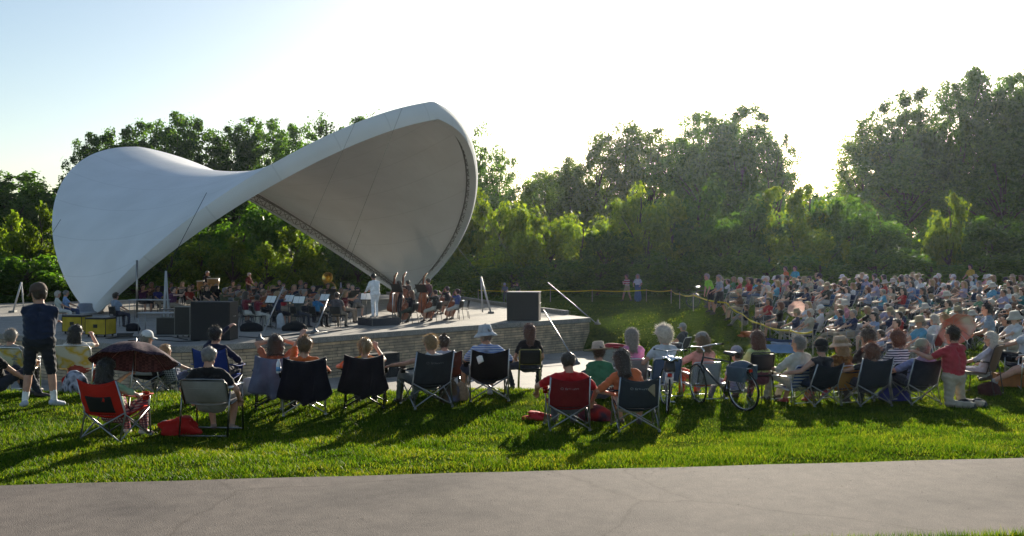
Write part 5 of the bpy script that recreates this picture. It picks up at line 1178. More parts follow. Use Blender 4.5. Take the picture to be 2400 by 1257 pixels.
who('red haired woman sunk low in the tall slate camp chair', dn(c, .04), 10, lounge(sex='f', head=(0, -14), hL=V3(-.52, .20, .58), eL=V3(-.4, -.6, -.5), sleeve=.4), top=(.03, .03, .04), legs=(.05, .05, .07), hair=('curly', 'red'), scale=.98)
c = at(2098, 890); lawn_chair('folding chair holding the woman in navy and white stripes', c, R(16), (.03, .035, .05), scale=1.02, high=.66, low=True)
who('curly auburn haired woman in navy and white striped top', dn(c), 14, upright(z=.38, sex='f', head=(8, -2), lean=4, sleeve=.8, girth=.02), top=pattern_mat('stripes', [(.02, .025, .07), (.62, .62, .66)], 7.5), legs=(.12, .14, .22), hair=('curly', 'red'), scale=1.05, seed=1)
c = at(2145, 945); camp_chair('dark blue camp chair holding the man in the tan cap', c, R(12), (.022, .026, .045), scale=1.05, high=0.77)
who('man in tan cap and lavender shirt low in the dark blue camp chair', dn(c), 12, lounge(head=(30, -2), hL=V3(-.50, .16, .52), eL=V3(-.5, -.6, -.4), sleeve=.8, girth=.02), top=(.25, .27, .46), legs=(.06, .07, .1), hair=('short', 'grey'), hat=('cap', (.36, .33, .24)), scale=1.02)
c = at(2235, 952)
who('man in red polo and khaki trousers kneeling upright beside the dark blue chair', dn(c), 30, pose((0, 0, .50), lean=2, head=(8, -4), hL=V3(-.34, .42, .86), eL=V3(-.5, -.4, -.7), hR=V3(.02, .36, .55), eR=V3(.8, -.5, -.4), fL=V3(-.12, -.43, .10), fR=V3(.14, -.43, .10), kL=V3(-.1, 1, -.3), kR=V3(.1, 1, -.3), toesL=V3(-.1, -.5, -.8), toesR=V3(.1, -.5, -.8), sleeve=.6, girth=.03, tail=.1), top=(.42, .05, .065), legs=(.40, .34, .26), hair=('short', 'brown'), scale=1.07, shoes=(.03, .03, .035))
lump('cooler_bag', 'royal blue cooler bag on the grass under the dark camp chairs', 'bag', at(2098, 938), (.55, .35, .26), fabric((.03, .035, .20)), 15)
for i, (px, py) in enumerate(((2262, 955), (2292, 953))):
    lump('shoe', ('dark shoe lying behind the kneeling man', 'dark shoe lying apart at the right of the kneeling man')[i], 'shoe', at(px, py), (.16, .28, .14), plastic((.02, .02, .025), .6), 16 + i, .5 + i)
# --- right edge
c = atY(2300, 18.0); lawn_chair('brown high backed sling chair seen from the side', c, R(48), (.21, .12, .08), frame=(.06, .05, .05), scale=1.0, high=.92, wide=.26)
who('white haired woman in pale lavender shirt in the brown sling chair', dn(c), 48, lounge(sex='f', P=(0, -.05, .50), lean=18, head=(10, -4), sleeve=.9, hL=V3(-.3, .25, .66)), top=(.45, .45, .52), legs=(.4, .4, .45), hair=('bob', 'white'), scale=.92)
c = atY(2320, 21.0)
who('man in blue grey shirt standing beyond the brown sling chair', dn(c), 60, pose((0, 0, .93), lean=-2, head=(14, -6), fL=V3(-.13, 0, .085), fR=V3(.13, .05, .085), kL=V3(0, 1, 0), kR=V3(0, 1, 0), hL=V3(-.12, .3, 1.02), hR=V3(.16, .3, 1.0), sleeve=.5), top=(.24, .30, .38), legs=(.05, .06, .09), hair=('short', 'dark'), scale=.93)
c = at(2392, 900); camp_chair('navy camp chair at the picture edge holding the man in black shorts', c, R(62), (.03, .035, .06), scale=1.1, high=0.79)
who('man in pale shirt and black shorts at the picture edge', dn(c, -.05), 62, lounge(P=(0, -.04, .42), lean=16, head=(-4, -4), leg='shorts', hL=V3(-.1, .34, .62), hR=V3(.12, .34, .62), fL=V3(-.16, .52, .085), fR=V3(.12, .56, .085), sleeve=.6), top=(.44, .48, .55), legs=(.014, .014, .018), hair=('crop', 'grey'), scale=1.08)
c = at(2428, 912); lawn_chair('bright blue sling chair at the picture edge above the orange box', c, R(70), (.06, .20, .42), scale=1.0)
who('bare legged person stretching out in the bright blue chair at the picture edge', dn(c), 72, lounge(P=(0, -.06, .47), sex='f', leg='bare', fL=V3(-.12, .72, .16), fR=V3(.10, .66, .085), kL=V3(-.1, .3, 1), kR=V3(.1, .3, 1), sleeve=.5), top=(.5, .5, .5), legs=(.2, .2, .25), hair=('short', 'brown'), scale=1.05, shoes=(.3, .3, .32))
case('carton', 'orange brown carton on the grass under the bright blue chair', 'box', at(2368, 905), (.55, .32, .24), mat((.34, .13, .045), .8, var=.2), R(-12), trim=(.25, .10, .04), wheels=False, handles=False)
lump('bag', 'dark maroon bag on the grass beside the orange brown carton', 'bag', at(2318, 888), (.4, .3, .25), fabric((.05, .016, .016)), 19)
# --- middle distance right, between the front row and the hillside
def mid(label, px, py, rz, top, legs, hair, hat=None, P=None, **k):
    c = at(px, py); who(label, dn(c), rz, P or upright(z=.50, head=(10, -2), lean=6, **k), .018, top=top, legs=legs, hair=hair, hat=hat, scale=1.0)
    return c
c = mid('person in pink sun hat behind the striped top woman', 2152, 862, 40, (.60, .58, .58), (.3, .3, .3), ('short', 'grey'), ('sun', (.60, .42, .44)), sex='f'); lawn_chair('pale folding chair holding the person in the pink sun hat', c, R(40), (.35, .03, .05), scale=1.)
c = mid('white haired person in white shirt left of the red polo man', 2182, 848, 40, (.58, .60, .62), (.3, .3, .35), ('short', 'white')); lawn_chair('dark red folding chair left of the red polo man', c, R(40), (.30, .02, .03), scale=1.)
c = mid('pale haired person in cream shirt just beside the red polo man', 2206, 842, 44, (.55, .55, .45), (.3, .28, .2), ('short', 'blond'), sex='f'); lawn_chair('maroon folding chair just beside the red polo man', c, R(44), (.22, .015, .03), scale=1.)
c = mid('dark haired boy between the brown sling chair and the picture edge', 2350, 858, 60, (.02, .02, .03), (.03, .03, .04), ('short', 'dark')); lawn_chair('black folding chair holding the dark haired boy', c, R(60), BLACK, scale=1.)
c = mid('person in black cap behind the man in black shorts', 2378, 842, 60, (.02, .02, .025), (.03, .03, .04), ('short', 'dark'), ('cap', (.012, .012, .014))); lawn_chair('black folding chair holding the person in the black cap', c, R(60), (.015, .015, .02), scale=1.)
c = mid('grey capped person sitting on the slope beyond the curly white hair', 1596, 842, 50, (.07, .075, .085), (.06, .06, .07), ('short', 'grey'), ('cap', (.35, .35, .36))); lawn_chair('dark low chair far down the slope behind the salmon shirt', c, R(50), (.05, .05, .06), scale=.95)
c = atY(1438, 31.5); o = case('utility_cabinet', 'grey green utility cabinet on the paving past the stage corner', 'cabinet', c + V3(0, 0, -.1), (1.0, .7, 1.35), mat((.23, .25, .24), .6, var=.12), R(-8), wheels=False, handles=False)
lump('folded_tarp', 'folded red tarp lying on top of the grey utility cabinet', 'tarp', c + V3(0, 0, 1.27), (.85, .4, .16), fabric((.34, .02, .03)), 21)
c = at(1818, 862); b = MB()
b.sheet(lambda u, v: ((u - .5) * 1.1, (v - .5) * .7, .86 - .10 * (2 * u - 1) ** 2 - .12 * v + .03 * math.sin(8 * u)), 12, 6, .015)
o = empty('sun_shelter', c, R(-10), 'small blue sun shelter on thin legs behind the cream shirt man', 'shelter'); b.build('fabric_top', fabric((.05, .09, .30), .3), o)
for sx in (-.5, .5):
    for sy in (-.3, .3): b = MB(); b.tube([(sx, sy, 0), (sx, sy, .74)], .012, 7); b.build('leg', metal((.6, .6, .6)), o)
b = MB(); b.sheet(lambda u, v: ((u - .5) * 1.0, -.34, .45 + .24 * v), 6, 4, .01); b.build('side_panel', fabric((.22, .36, .62), .3), o)
umbrella('large coral and white umbrella tilted in front of the hillside crowd', atY(2243, 21, -1.52), -58, 26, .40, pattern_mat('blotch', [(.72, .20, .16), (.70, .30, .26), (.75, .72, .70)], 2.2), .9)
umbrella('small pale pink umbrella held among the hillside crowd', atY(1866, 38, -1.95), -62, 18, .36, mat((.80, .66, .62), .7, trans=.5), .9)
# ------------------------------------------------------------------ on the stage: conductor, orchestra, equipment
COND = st(884, 757)
def face(p, q): return math.atan2(-(q.x - p.x), q.y - p.y)
def sit(**k):
    d = dict(P=(0, -.05, .57), lean=4, head=(0, -8), fL=V3(-.15, .36, .085), fR=V3(.15, .38, .085)); d.update(k); return pose(**d)
M_ = [sit(hL=V3(-.24, .36, 1.10), eL=V3(-.6, .1, -1), hR=V3(.06, .42, 1.02), eR=V3(1, -.1, -.2), head=(22, -8), upL=(0, 0, -1)),
      sit(hL=V3(-.12, .36, .95), hR=V3(.14, .34, .85), eL=V3(-1, 0, -.6), eR=V3(1, 0, -.6), lean=-3),
      sit(sex='f', hL=V3(-.24, .34, 1.08), eL=V3(-.6, .1, -1), hR=V3(.1, .40, 1.0), eR=V3(1, -.1, -.2), head=(20, -10), upL=(0, 0, -1)),
      sit(sex='f', hL=V3(-.06, .36, 1.08), hR=V3(.08, .36, .98), eL=V3(-1, 0, -.5), eR=V3(1, 0, -.6)),
      sit(hL=V3(-.15, .3, .68), hR=V3(.15, .3, .68), lean=9),
      sit(leg='shorts', hL=V3(-.1, .40, 1.12), hR=V3(.04, .46, 1.10), eL=V3(-1, 0, -.3), eR=V3(1, 0, -.3))]
ROWS = [(768, (579, 606, 652, 700, 743, 792)), (756, (560, 622, 668, 716, 762, 812)), (745, (408, 528, 570, 615, 664, 708, 752, 800, 838)), (734, (336, 372, 446, 486, 540, 592, 640, 690, 735, 782, 826)), (723, (356, 402, 452, 508, 560, 612, 664, 716, 768, 816)), (713, (428, 480, 546, 600, 655, 705))]
MC = {(579, 768): (.16, .02, .035), (606, 768): (.20, .025, .045), (743, 768): (.03, .17, .36), (622, 756): (.40, .08, .02), (668, 756): (.34, .02, .03), (716, 756): (.26, .25, .20), (792, 768): (.10, .09, .10), (652, 768): (.03, .04, .09), (700, 768): (.09, .10, .09), (372, 734): (.03, .03, .14), (762, 756): (.20, .08, .07), (446, 734): (.25, .03, .02), (615, 745): (.22, .03, .05)}
CN_ = {'black': (.015, .015, .017), 'charcoal': (.05, .05, .055), 'navy': (.02, .025, .06), 'maroon': (.12, .02, .03), 'brown': (.10, .06, .04), 'grey': (.20, .20, .21), 'olive': (.09, .09, .05), 'plum': (.09, .03, .08)}
def cname(c):
    r, g, b = c; mx = max(c)
    if mx < .03: return 'black'
    if mx - min(c) < .06 * (1 if mx < .3 else 2): return 'charcoal' if mx < .12 else 'grey' if mx < .42 else 'white'
    if r == mx: return ('orange' if g > .14 * r and r > .3 and b < .2 * r else 'red' if r > .25 else 'maroon') if g < .5 * r and b < .4 * r else ('pink' if b > .3 * r and g < .75 * r else 'tan')
    if b == mx: return 'blue' if b > .2 else 'navy'
    return 'green'
gm = random.Random(3); kcol = list(CN_); cnt = 0; used = {}
HAIRS = [('short', 'brown'), ('short', 'dark'), ('bob', 'brown'), ('crop', 'grey'), ('bob', 'blond'), ('ponytail', 'darkblond'), ('short', 'grey'), ('long', 'dark')]
RN = ['front', 'second', 'third', 'fourth', 'fifth', 'rear']
for ri, (py, xs) in enumerate(ROWS):
    for j, px in enumerate(xs):
        p = st(px, py); a = face(p, COND) + gm.uniform(-.15, .15)
        if (px, py) in MC: col = MC[(px, py)]; nm = cname(col)
        else: nm = kcol[gm.randrange(len(kcol))]; col = CN_[nm]
        hr = HAIRS[gm.randrange(len(HAIRS))]; lg = (.62, .60, .55) if (px, py) in ((606, 768), (579, 768)) else [(.015, .015, .02), (.03, .03, .04), (.25, .2, .15), (.05, .06, .09)][gm.randrange(4)]
        who(f'seated musician in {nm} shirt, {ORD[j]} from the black speaker side in the {RN[ri]} orchestra row', p, math.degrees(a), M_[gm.randrange(6)] if ri > 0 else M_[(0, 2, 5, 3, 1, 4)[j]], .026, top=col, legs=lg, sk=gm.choice((0, 1, 1, 3, 4)), hair=hr, scale=gm.uniform(.94, 1.04), group='orchestra musicians', near=False)
        if cnt == 0: CH0 = stack_chair('', p, a, BLACK, frame=(.10, .10, .11), group='orchestra chairs', cat='orchestra chair'); ch = CH0
        else: ch = copy_tree(CH0); ch.location = p; ch.rotation_euler = (0, 0, a)
        ch['label'] = f'black orchestra chair under the musician {ORD[j]} from the speaker in the {RN[ri]} row'; cnt += 1
SP = [(634, 772, 1.0), (676, 768, 1.02), (700, 774, 1.0), (760, 764, .95), (800, 756, 1.1), (668, 752, 1.), (560, 752, 1.0), (592, 742, 1.05), (640, 740, 1.05), (720, 745, 1.), (775, 742, 1.), (830, 748, .95), (500, 728, 1.1), (440, 732, 1.1), (380, 728, 1.05), (610, 722, 1.1), (690, 722, 1.1), (745, 726, 1.05), (858, 760, .92)]
for i, (px, py, h) in enumerate(SP):
    p = st(px, py); a = face(p, COND) + math.pi + R(18)
    lab = 'black music stand with open white sheet music, {} from the black speaker'.format(ORD[sorted(range(len(SP)), key=lambda q: SP[q][0]).index(i)])
    if i == 0: MS0 = music_stand(lab, p, a + math.pi, 1.0); m = MS0
    else: m = copy_tree(MS0); m.location = p; m.rotation_euler = (0, 0, a + math.pi); m['label'] = lab
for i, (px, py) in enumerate(((579, 768), (606, 768), (652, 768), (560, 756), (622, 756), (716, 756), (570, 745), (615, 745), (664, 745), (592, 734))):
    p = st(px, py); a = face(p, COND); f = Matrix.Rotation(a, 3, 'Z')
    M = (f @ Matrix.Rotation(R(-15), 3, 'Z') @ Matrix.Rotation(R(-80), 3, 'X')).to_4x4()
    viol('brown violin held by the musician {} from the speaker in the {} row'.format(ORD[[x for x in ROWS[[r[0] for r in ROWS].index(py)][1]].index(px)], RN[[r[0] for r in ROWS].index(py)]), p + f @ V3(-.10, .12, 1.12), M, .36, 'violin', 'violins')
# conductor and podium
pod = st(888, 762); o = case('podium', 'low dark carpeted conductor podium with a metal guard rail', 'podium', pod, (1.3, 1.1, .3), mat((.05, .05, .06), .9, var=.2), R(40), wheels=False, handles=False)
b = MB(); b.tube([(.28, -.58, .3), (.28, -.58, 1.28), (.60, -.25, 1.28), (.60, -.25, .3)], .022, 8); b.build('guard_rail', metal((.5, .5, .52), .35), o)
who('conductor in white suit with back turned on the dark podium', pod + V3(-.16, .05, .30), 38, pose((0, 0, .93), lean=-6, head=(10, -14), hL=V3(-.20, .38, 1.00), hR=V3(.06, .42, 1.04), eL=V3(-.5, -.2, -1), eR=V3(.4, -.2, -1), fL=V3(-.09, 0, .085), fR=V3(.09, .03, .085), kL=V3(0, 1, 0), kR=V3(0, 1, 0), sleeve=1, tail=.12, girth=.02), .02, top=(.78, .80, .84), legs=(.76, .78, .82), sk=2, hair=('crop', 'dark'), scale=1.04, shoes=(.6, .6, .62))
# cellos and basses on the right wing
def stand(**k):
    d = dict(P=(0, 0, .93), lean=-2, head=(0, -6), fL=V3(-.13, 0, .085), fR=V3(.13, .04, .085), kL=V3(0, 1, 0), kR=V3(0, 1, 0), hL=V3(-.2, .3, 1.0), hR=V3(.2, .3, 1.0), sleeve=.5); d.update(k); return pose(**d)
cello_p = lambda sex, **k: sit(sex=sex, hL=V3(-.10, .30, 1.10), eL=V3(-1, 0, -.1), hR=V3(.32, .36, .72), eR=V3(1, .1, -.2), fL=V3(-.28, .34, .085), fR=V3(.28, .34, .085), kL=V3(-1, .4, .5), kR=V3(1, .4, .5), upL=(0, -1, 0), **k)
CE = [((962, 758), 62, 'long haired cellist in black top nearest the podium rail', (.015, .012, .02), (.05, .06, .05), ('long', 'red'), 'f'), ((1018, 754), 64, 'short haired cellist in black shirt in the middle of the cellos', (.03, .03, .03), (.42, .40, .34), ('crop', 'brown'), 'm'), ((1070, 750), 70, 'cellist in blue top at the open end of the stage', (.06, .09, .26), (.42, .42, .42), ('ponytail', 'brown'), 'f'), ((1046, 738), 70, 'cellist in dark shirt behind the blue topped cellist', (.02, .02, .03), (.2, .15, .12), ('short', 'dark'), 'm')]
for i, ((px, py), rz, lab, tc, lc, hr, sex) in enumerate(CE):
    p = st(px, py); who(lab, p, rz, cello_p(sex, leg='shorts' if i else 'pants'), .022, top=tc, legs=lc, hair=hr, sk=1, scale=1.0, group='cellists', near=False)
    f = Matrix.Rotation(R(rz), 3, 'Z'); M = (f @ Matrix.Rotation(R(180), 3, 'Z') @ Matrix.Rotation(R(22), 3, 'X')).to_4x4() if 0 else (f @ Matrix.Rotation(R(24), 3, 'X')).to_4x4()
    viol('red brown cello played by the ' + lab.split(' in ')[0] + (' near the rail', ' in the middle', ' at the open end', ' at the back')[i], p + f @ V3(0, .42, .16), M, .72, 'cello', 'cellos')
    ch = copy_tree(CH0); ch.location = p; ch.rotation_euler = (0, 0, R(rz)); ch['label'] = 'black orchestra chair under the ' + lab.split(' in ')[0] + (' near the rail', ' in the middle', ' at the open end', ' at the back')[i]
ch = copy_tree(CH0); ch.location = st(1086, 748); ch.rotation_euler = (0, 0, R(100)); ch['label'] = 'empty black orchestra chair at the open end of the cellos'
BS = [((938, 742), 60, 'long haired bassist in dark top behind the podium rail', (.04, .03, .04), ('long', 'dark'), 'f', .96), ((958, 736), 62, 'second bassist half hidden behind the long haired bassist', (.07, .05, .05), ('short', 'dark'), 'm', .95), ((1006, 744), 66, 'tall bassist in maroon shirt standing among the cellos', (.10, .035, .045), ('crop', 'dark'), 'm', 1.04)]
for i, ((px, py), rz, lab, tc, hr, sex, s) in enumerate(BS):
    p = st(px, py); f = Matrix.Rotation(R(rz), 3, 'Z')
    who(lab, p, rz, stand(sex=sex, hL=V3(-.06, .24, 1.42), eL=V3(-1, 0, .1), hR=V3(.26, .30, .92), eR=V3(1, 0, -.3), upL=(0, -1, 0)), .022, top=tc, legs=(.03, .03, .04), hair=hr, sk=0, scale=s, near=False, group='bassists')
    viol('double bass held by the ' + ('long haired bassist', 'half hidden bassist', 'tall maroon bassist')[i], p + f @ V3(-.12, .34, .2), (f @ Matrix.Rotation(R(14), 3, 'X') @ Matrix.Rotation(R(-4), 3, 'Y')).to_4x4(), 1.05, 'double_bass', 'double basses')
for px, py, h, lab in ((930, 748, 1.15, 'black music stand in front of the long haired bassist'), (988, 750, 1.25, 'tall black music stand in front of the maroon bassist')):
    m = copy_tree(MS0); m.location = st(px, py); m.rotation_euler = (0, 0, R(150)); m['label'] = lab; m.scale = (1.1, 1.1, 1.22)
# sousaphone
p = st(768, 722); brass = metal((.75, .48, .13), .22); o = empty('sousaphone', p, 0, 'brass sousaphone with its wide bell facing the camera above the players', 'sousaphone')
T = Matrix.Translation((0, 0, 1.62)) @ Matrix.Rotation(R(78), 4, 'X') @ Matrix.Rotation(R(-14), 4, 'Y')
b = MB(); b.lathe([(.06, -.34), (.075, -.24), (.11, -.12), (.19, -.03), (.30, .03), (.325, .035), (.325, .028), (.295, .02), (.18, -.045), (.10, -.14), (.06, -.26)], 36, T); b.build('bell', brass, o)
b = MB(); b.tube([T @ Vector((0, 0, -.32)), (0, .36, 1.42), (-.1, .45, 1.25)] + [(.05 + .40 * math.sin(q * .35 - .8), .15 + .12 * math.cos(q * .5), 1.0 + .40 * math.cos(q * .35 - .8)) for q in range(15)], [.06, .058, .055] + [.052 - .0022 * q for q in range(15)], 12); b.build('tubing', brass, o)
# drums and percussion
def drum(label, px, py, r, h, z, c):
    o = empty('drum', st(px, py), 0, label, 'drum', 'percussion drums'); b = MB(); b.lathe([(r * .7, z), (r * .95, z + h * .4), (r, z + h)], 22); b.build('shell', c, o)
    b = MB(); b.lathe([(r * 1.03, z + h * .93), (r * 1.03, z + h), (.01, z + h + .012)], 22); b.build('drum_head', mat((.75, .72, .62), .6, var=.1), o)
    for q in range(3): b = MB(); b.tube([(r * .8 * math.cos(q * 2.1), r * .8 * math.sin(q * 2.1), z + .1), (r * 1.1 * math.cos(q * 2.1), r * 1.1 * math.sin(q * 2.1), 0)], .012, 6); b.build('leg', metal((.4, .4, .4)), o)
TAN = mat((.34, .19, .07), .45, var=.2)
drum('tan wooden drum on tall legs at the back of the orchestra', 500, 712, .36, .5, 1.0, TAN); drum('smaller tan wooden drum beside the tall one at the back', 470, 712, .22, .55, .8, TAN)
drum('copper kettle drum behind the orchestra', 425, 712, .38, .5, .45, metal((.5, .25, .12), .3)); drum('dark kettle drum behind the tables', 545, 711, .38, .5, .45, metal((.2, .12, .08), .35))
who('percussionist standing with raised head behind the tan drums', st(484, 709), -120, stand(), .03, top=(.03, .03, .035), legs=(.03, .03, .04), hair=('crop', 'grey'), scale=1.12, near=False)
who('standing percussionist in red at the back of the orchestra', st(582, 708), -110, stand(head=(20, -4)), .03, top=(.16, .02, .02), legs=(.03, .03, .04), hair=('crop', 'white'), scale=1.05, near=False)
# equipment at the left
YEL = mat((.42, .30, .015), .5, var=.2, scale=4)
for i, (px, py, w, h) in enumerate(((181, 782, .78, .52), (236, 789, .78, .52))):
    o = case('equipment_case', ('yellow road case nearest the standing man on the stage', 'yellow road case beside the black ramp on the stage')[i], 'road case', st(px, py), (w, .6, h), YEL, R(-12), trim=(.05, .05, .05), group='yellow road cases')
    b = MB(); b.box((0, 0, .09 + h + .035), (w + .02, .62, .05)); b.build('lid', plastic((.02, .02, .02)), o, smooth=False, bevel=.01)
b = MB(); b.box((0, 0, .06), (1.1, .45, .04), Matrix.Rotation(R(-12), 3, 'Y')); b.box((.25, 0, .11), (.5, .40, .14)); o = b.build('ramp', plastic((.03, .03, .033)), None, loc=st(274, 793), rot=(0, 0, R(20)), smooth=False, bevel=.008); tag(o, 'black loading ramp lying beside the yellow cases', 'ramp')
def table(label, px, py, w, d, h, rz, c):
    o = empty('equipment_table', st(px, py), R(rz), label, 'table', 'equipment tables'); b = MB(); b.box((0, 0, h), (w, d, .035)); b.build('table_top', c, o, smooth=False, bevel=.006)
    for sx in (-1, 1):
        for sy in (-1, 1): b = MB(); b.tube([(sx * (w / 2 - .05), sy * (d / 2 - .04), 0), (sx * (w / 2 - .05), sy * (d / 2 - .04), h - .018)], .014, 7); b.build('leg', metal((.35, .35, .36)), o)
    return o
table('dark equipment table between the yellow cases and the speaker', 370, 782, 1.3, .6, .74, -6, plastic((.30, .30, .31), .5)); table('second equipment table pushed against the black speaker', 412, 776, 1.0, .6, .80, -4, plastic((.05, .05, .055)))
table('long pale table with small instruments behind the cases', 350, 752, 1.7, .5, .9, -8, plastic((.36, .36, .37)))
case('mixing_desk', 'black mixing desk case on the floor under the tables', 'mixing desk', st(396, 784), (.7, .5, .6), plastic((.014, .014, .016)), R(-4), wheels=False)
case('amplifier_rack', 'tall black amplifier rack left of the speaker', 'amplifier', st(436, 790), (.55, .6, .95), plastic((.012, .012, .014)), R(-6))
speaker_box('large black loudspeaker stack at the near corner of the stage', st(503, 796), (1.32, .8, 1.26), R(-4)); speaker_box('large black loudspeaker standing alone at the far stage corner', st(1228, 751), (1.38, .85, 1.2), R(-8))
b = MB(); b.box((0, 0, 1.23), (1.42, .88, .04)); o = b.build('plywood_lid', mat((.24, .22, .2), .7), None, loc=st(1228, 751), rot=(0, 0, R(-8)), smooth=False, bevel=.006); tag(o, 'pale board lying on top of the far loudspeaker', 'board')
for i, (px, py, w) in enumerate(((588, 777, .85), (692, 776, .95))):
    lump('equipment_bag', ('black equipment bag on the stage edge in front of the first musicians', 'larger black equipment bag on the stage edge past the near stay cable')[i], 'bag', st(px, py), (w, .4, .34), fabric((.012, .012, .015)), 30 + i, rough=.06)
lump('plastic_bag', 'white plastic bag hanging by the front row chairs', 'bag', st(657, 770), (.3, .24, .6), mat((.55, .57, .6), .5, trans=.2), 33)
speaker_box('low black floor monitor on the paving below the stage wall', Vector((-4.6, 34.2, -4.15)), (1.3, .6, .85), R(44)); lump('black_bag', 'black bag on the stage behind the yellow cases', 'bag', st(310, 776), (.5, .4, .3), fabric((.015, .015, .02)), 35)
for i, pts in enumerate((((560, 790), (600, 793), (650, 788), (720, 784), (800, 775)), ((300, 800), (360, 797), (420, 802), (470, 800)), ((290, 790), (340, 792), (400, 790), (440, 798)))):
    P = [st(*q) + V3(0, 0, .018) for q in pts]; c = P[0]; b = MB(); b.tube([p - c for p in P], .016, 6); o = b.build('power_cable', plastic((.012, .012, .012)), None, loc=c)
    tag(o, ('black cable running along the stage edge from the speaker', 'black cable curling below the equipment tables', 'black cable between the ramp and the amplifier rack')[i], 'cable')
b = MB(); b.tube([(0, 0, 0), (0, 0, 2.6)], .05, 8); o = b.build('tent_pole', metal((.35, .32, .28)), None, loc=st(321, 745)); tag(o, 'plain metal pole standing under the low canopy edge', 'pole')
# people around the stage
ch = copy_tree(CH0); ch.location = st(276, 768); ch.rotation_euler = (0, 0, R(-35)); ch['label'] = 'black chair holding the sound technician by the tables'
who('sound technician in pale blue shirt seated by the equipment tables', st(276, 768), -35, M_[4], .024, top=(.22, .27, .36), legs=(.05, .05, .07), hair=('short', 'brown'), scale=1.0)
for i, (px, col, nm, hr) in enumerate(((141, (.50, .52, .48), 'cream', ('short', 'white')), (160, (.22, .33, .55), 'blue', ('crop', 'grey')))):
    p = st(px, 760 - 4 * i); who(f'person in {nm} shirt seated on the stage beside the canopy foot', p, -60, M_[4], .024, top=col, legs=((.55, .54, .52), (.06, .08, .16))[i], hair=hr, scale=1.0)
    ch = copy_tree(CH0); ch.location = p; ch.rotation_euler = (0, 0, R(-60)); ch['label'] = f'black chair under the {nm} shirted person beside the canopy foot'
who('person in dark checked shirt leaning on a barrier beyond the far loudspeaker', atY(1185, 60), 150, stand(hL=V3(-.2, .35, 1.0), lean=-12), .028, top=pattern_mat('plaid', [(.05, .06, .09), (.2, .22, .26), (.35, .36, .4)], 9), legs=(.1, .1, .12), hair=('short', 'grey'), hat=('cap', (.4, .4, .42)), scale=.72)
who('long haired person resting one arm beyond the far loudspeaker', atY(1213, 60), 160, stand(sex='f', hR=V3(.12, .1, 1.5), eR=V3(1, 0, .3)), .028, top=(.05, .09, .05), legs=(.1, .1, .12), hair=('long', 'brown'), scale=.72)
who('person in red and white shirt and khaki shorts walking behind the tape', atY(1470, 60.5), 120, stand(fL=V3(-.12, -.22, .10), fR=V3(.12, .28, .085), leg='shorts', hL=V3(-.05, .26, 1.25), hR=V3(.1, .25, 1.2)), .028, top=pattern_mat('stripes', [(.32, .03, .05), (.55, .5, .5)], 2.2), legs=(.36, .29, .2), hair=('short', 'brown'), scale=.98)
F_ = stand(sex='f', sleeve=.5); F_.c((0, 0, .85), (0, 0, .22), .17, .24, 2)
who('woman in long blue denim dress and white blouse standing behind the tape', atY(1495, 60.5), 160, F_, .028, top=(.56, .57, .62), legs=(.09, .13, .24), hair=('bob', 'grey'), scale=.98)
bicycle('bicycle leaning in the shade behind the hillside crowd', atY(1650, 47), R(70), 6, s=1.0)
# barrier tape on stakes
TP_ = [atY(1121, 62), atY(1290, 61.5), atY(1388, 61), atY(1515, 58), atY(1573, 54), atY(1593, 49), atY(1625, 44.5), atY(1702, 40.5), atY(1739, 38), atY(1783, 35.5), atY(1850, 32.5), atY(1905, 30.5)]
for i, p in enumerate(TP_):
    b = MB(); b.box((0, 0, .38), (.035, .035, .84), taper=.8); o = b.build('tape_stake', mat((.42, .36, .28), .8), None, loc=p, smooth=False); tag(o, 'pale wooden stake holding the yellow tape, {} from the stage end'.format(ORD[i]), 'stake', 'stakes of the barrier tape')
b = MB(); yl = mat((.72, .60, .02), .5, var=.1, trans=.2)
for i in range(len(TP_) - 1):
    a, c = TP_[i] + V3(0, -.03, .72), TP_[i + 1] + V3(0, -.03, .72); b.sheet(lambda u, v: a.lerp(c, u) + V3(.02 * math.sin(u * 9 + v * 2), .02 * math.sin(u * 14 + 2 * v), -.07 * math.sin(math.pi * u) + .06 * (v - .5)) - TP_[0], 14, 1, .002)
o = b.build('barrier_tape', yl, None, loc=TP_[0]); tag(o, 'yellow barrier tape strung on stakes around the far lawn', 'barrier tape')
# ------------------------------------------------------------------ the audience on the hillside
gc = random.Random(21)
def seatp(**k):
    d = dict(P=(0, -.05, .50), lean=14, head=(0, -6)); d.update(k); return pose(**d)
CP_ = [seatp(hL=V3(-.15, .30, .60), hR=V3(.15, .30, .60)), seatp(sex='f', hL=V3(-.04, .34, .66), hR=V3(.06, .34, .64), lean=18), seatp(leg='shorts', hL=V3(-.28, .18, .64), hR=V3(.28, .18, .64), lean=20, fL=V3(-.16, .62, .085), fR=V3(.1, .64, .085)),
       seatp(sex='f', leg='bare', hL=V3(-.05, .2, .95), hR=V3(.12, .3, .64), lean=10, eL=V3(-1, 0, -.6)), seatp(leg='shorts', hL=V3(-.15, .26, .75), hR=V3(.0, .30, .78), lean=4, eL=V3(-1, 0, -.3), eR=V3(1, 0, -.3), girth=.03)]
GP_ = [pose((0, -.05, .13), lean=10, head=(0, -4), hL=V3(-.15, .36, .36), hR=V3(.15, .36, .36), fL=V3(-.14, .52, .08), fR=V3(.14, .52, .08), kL=V3(-.2, .3, 1), kR=V3(.2, .3, 1)), pose((0, -.05, .13), lean=38, sex='f', head=(0, -16), hL=V3(-.25, -.48, .05), hR=V3(.25, -.48, .05), eL=V3(-.6, -.6, .4), eR=V3(.6, -.6, .4), fL=V3(-.1, .84, .08), fR=V3(.12, .84, .08), kL=V3(-.1, .2, 1), kR=V3(.1, .2, 1))]
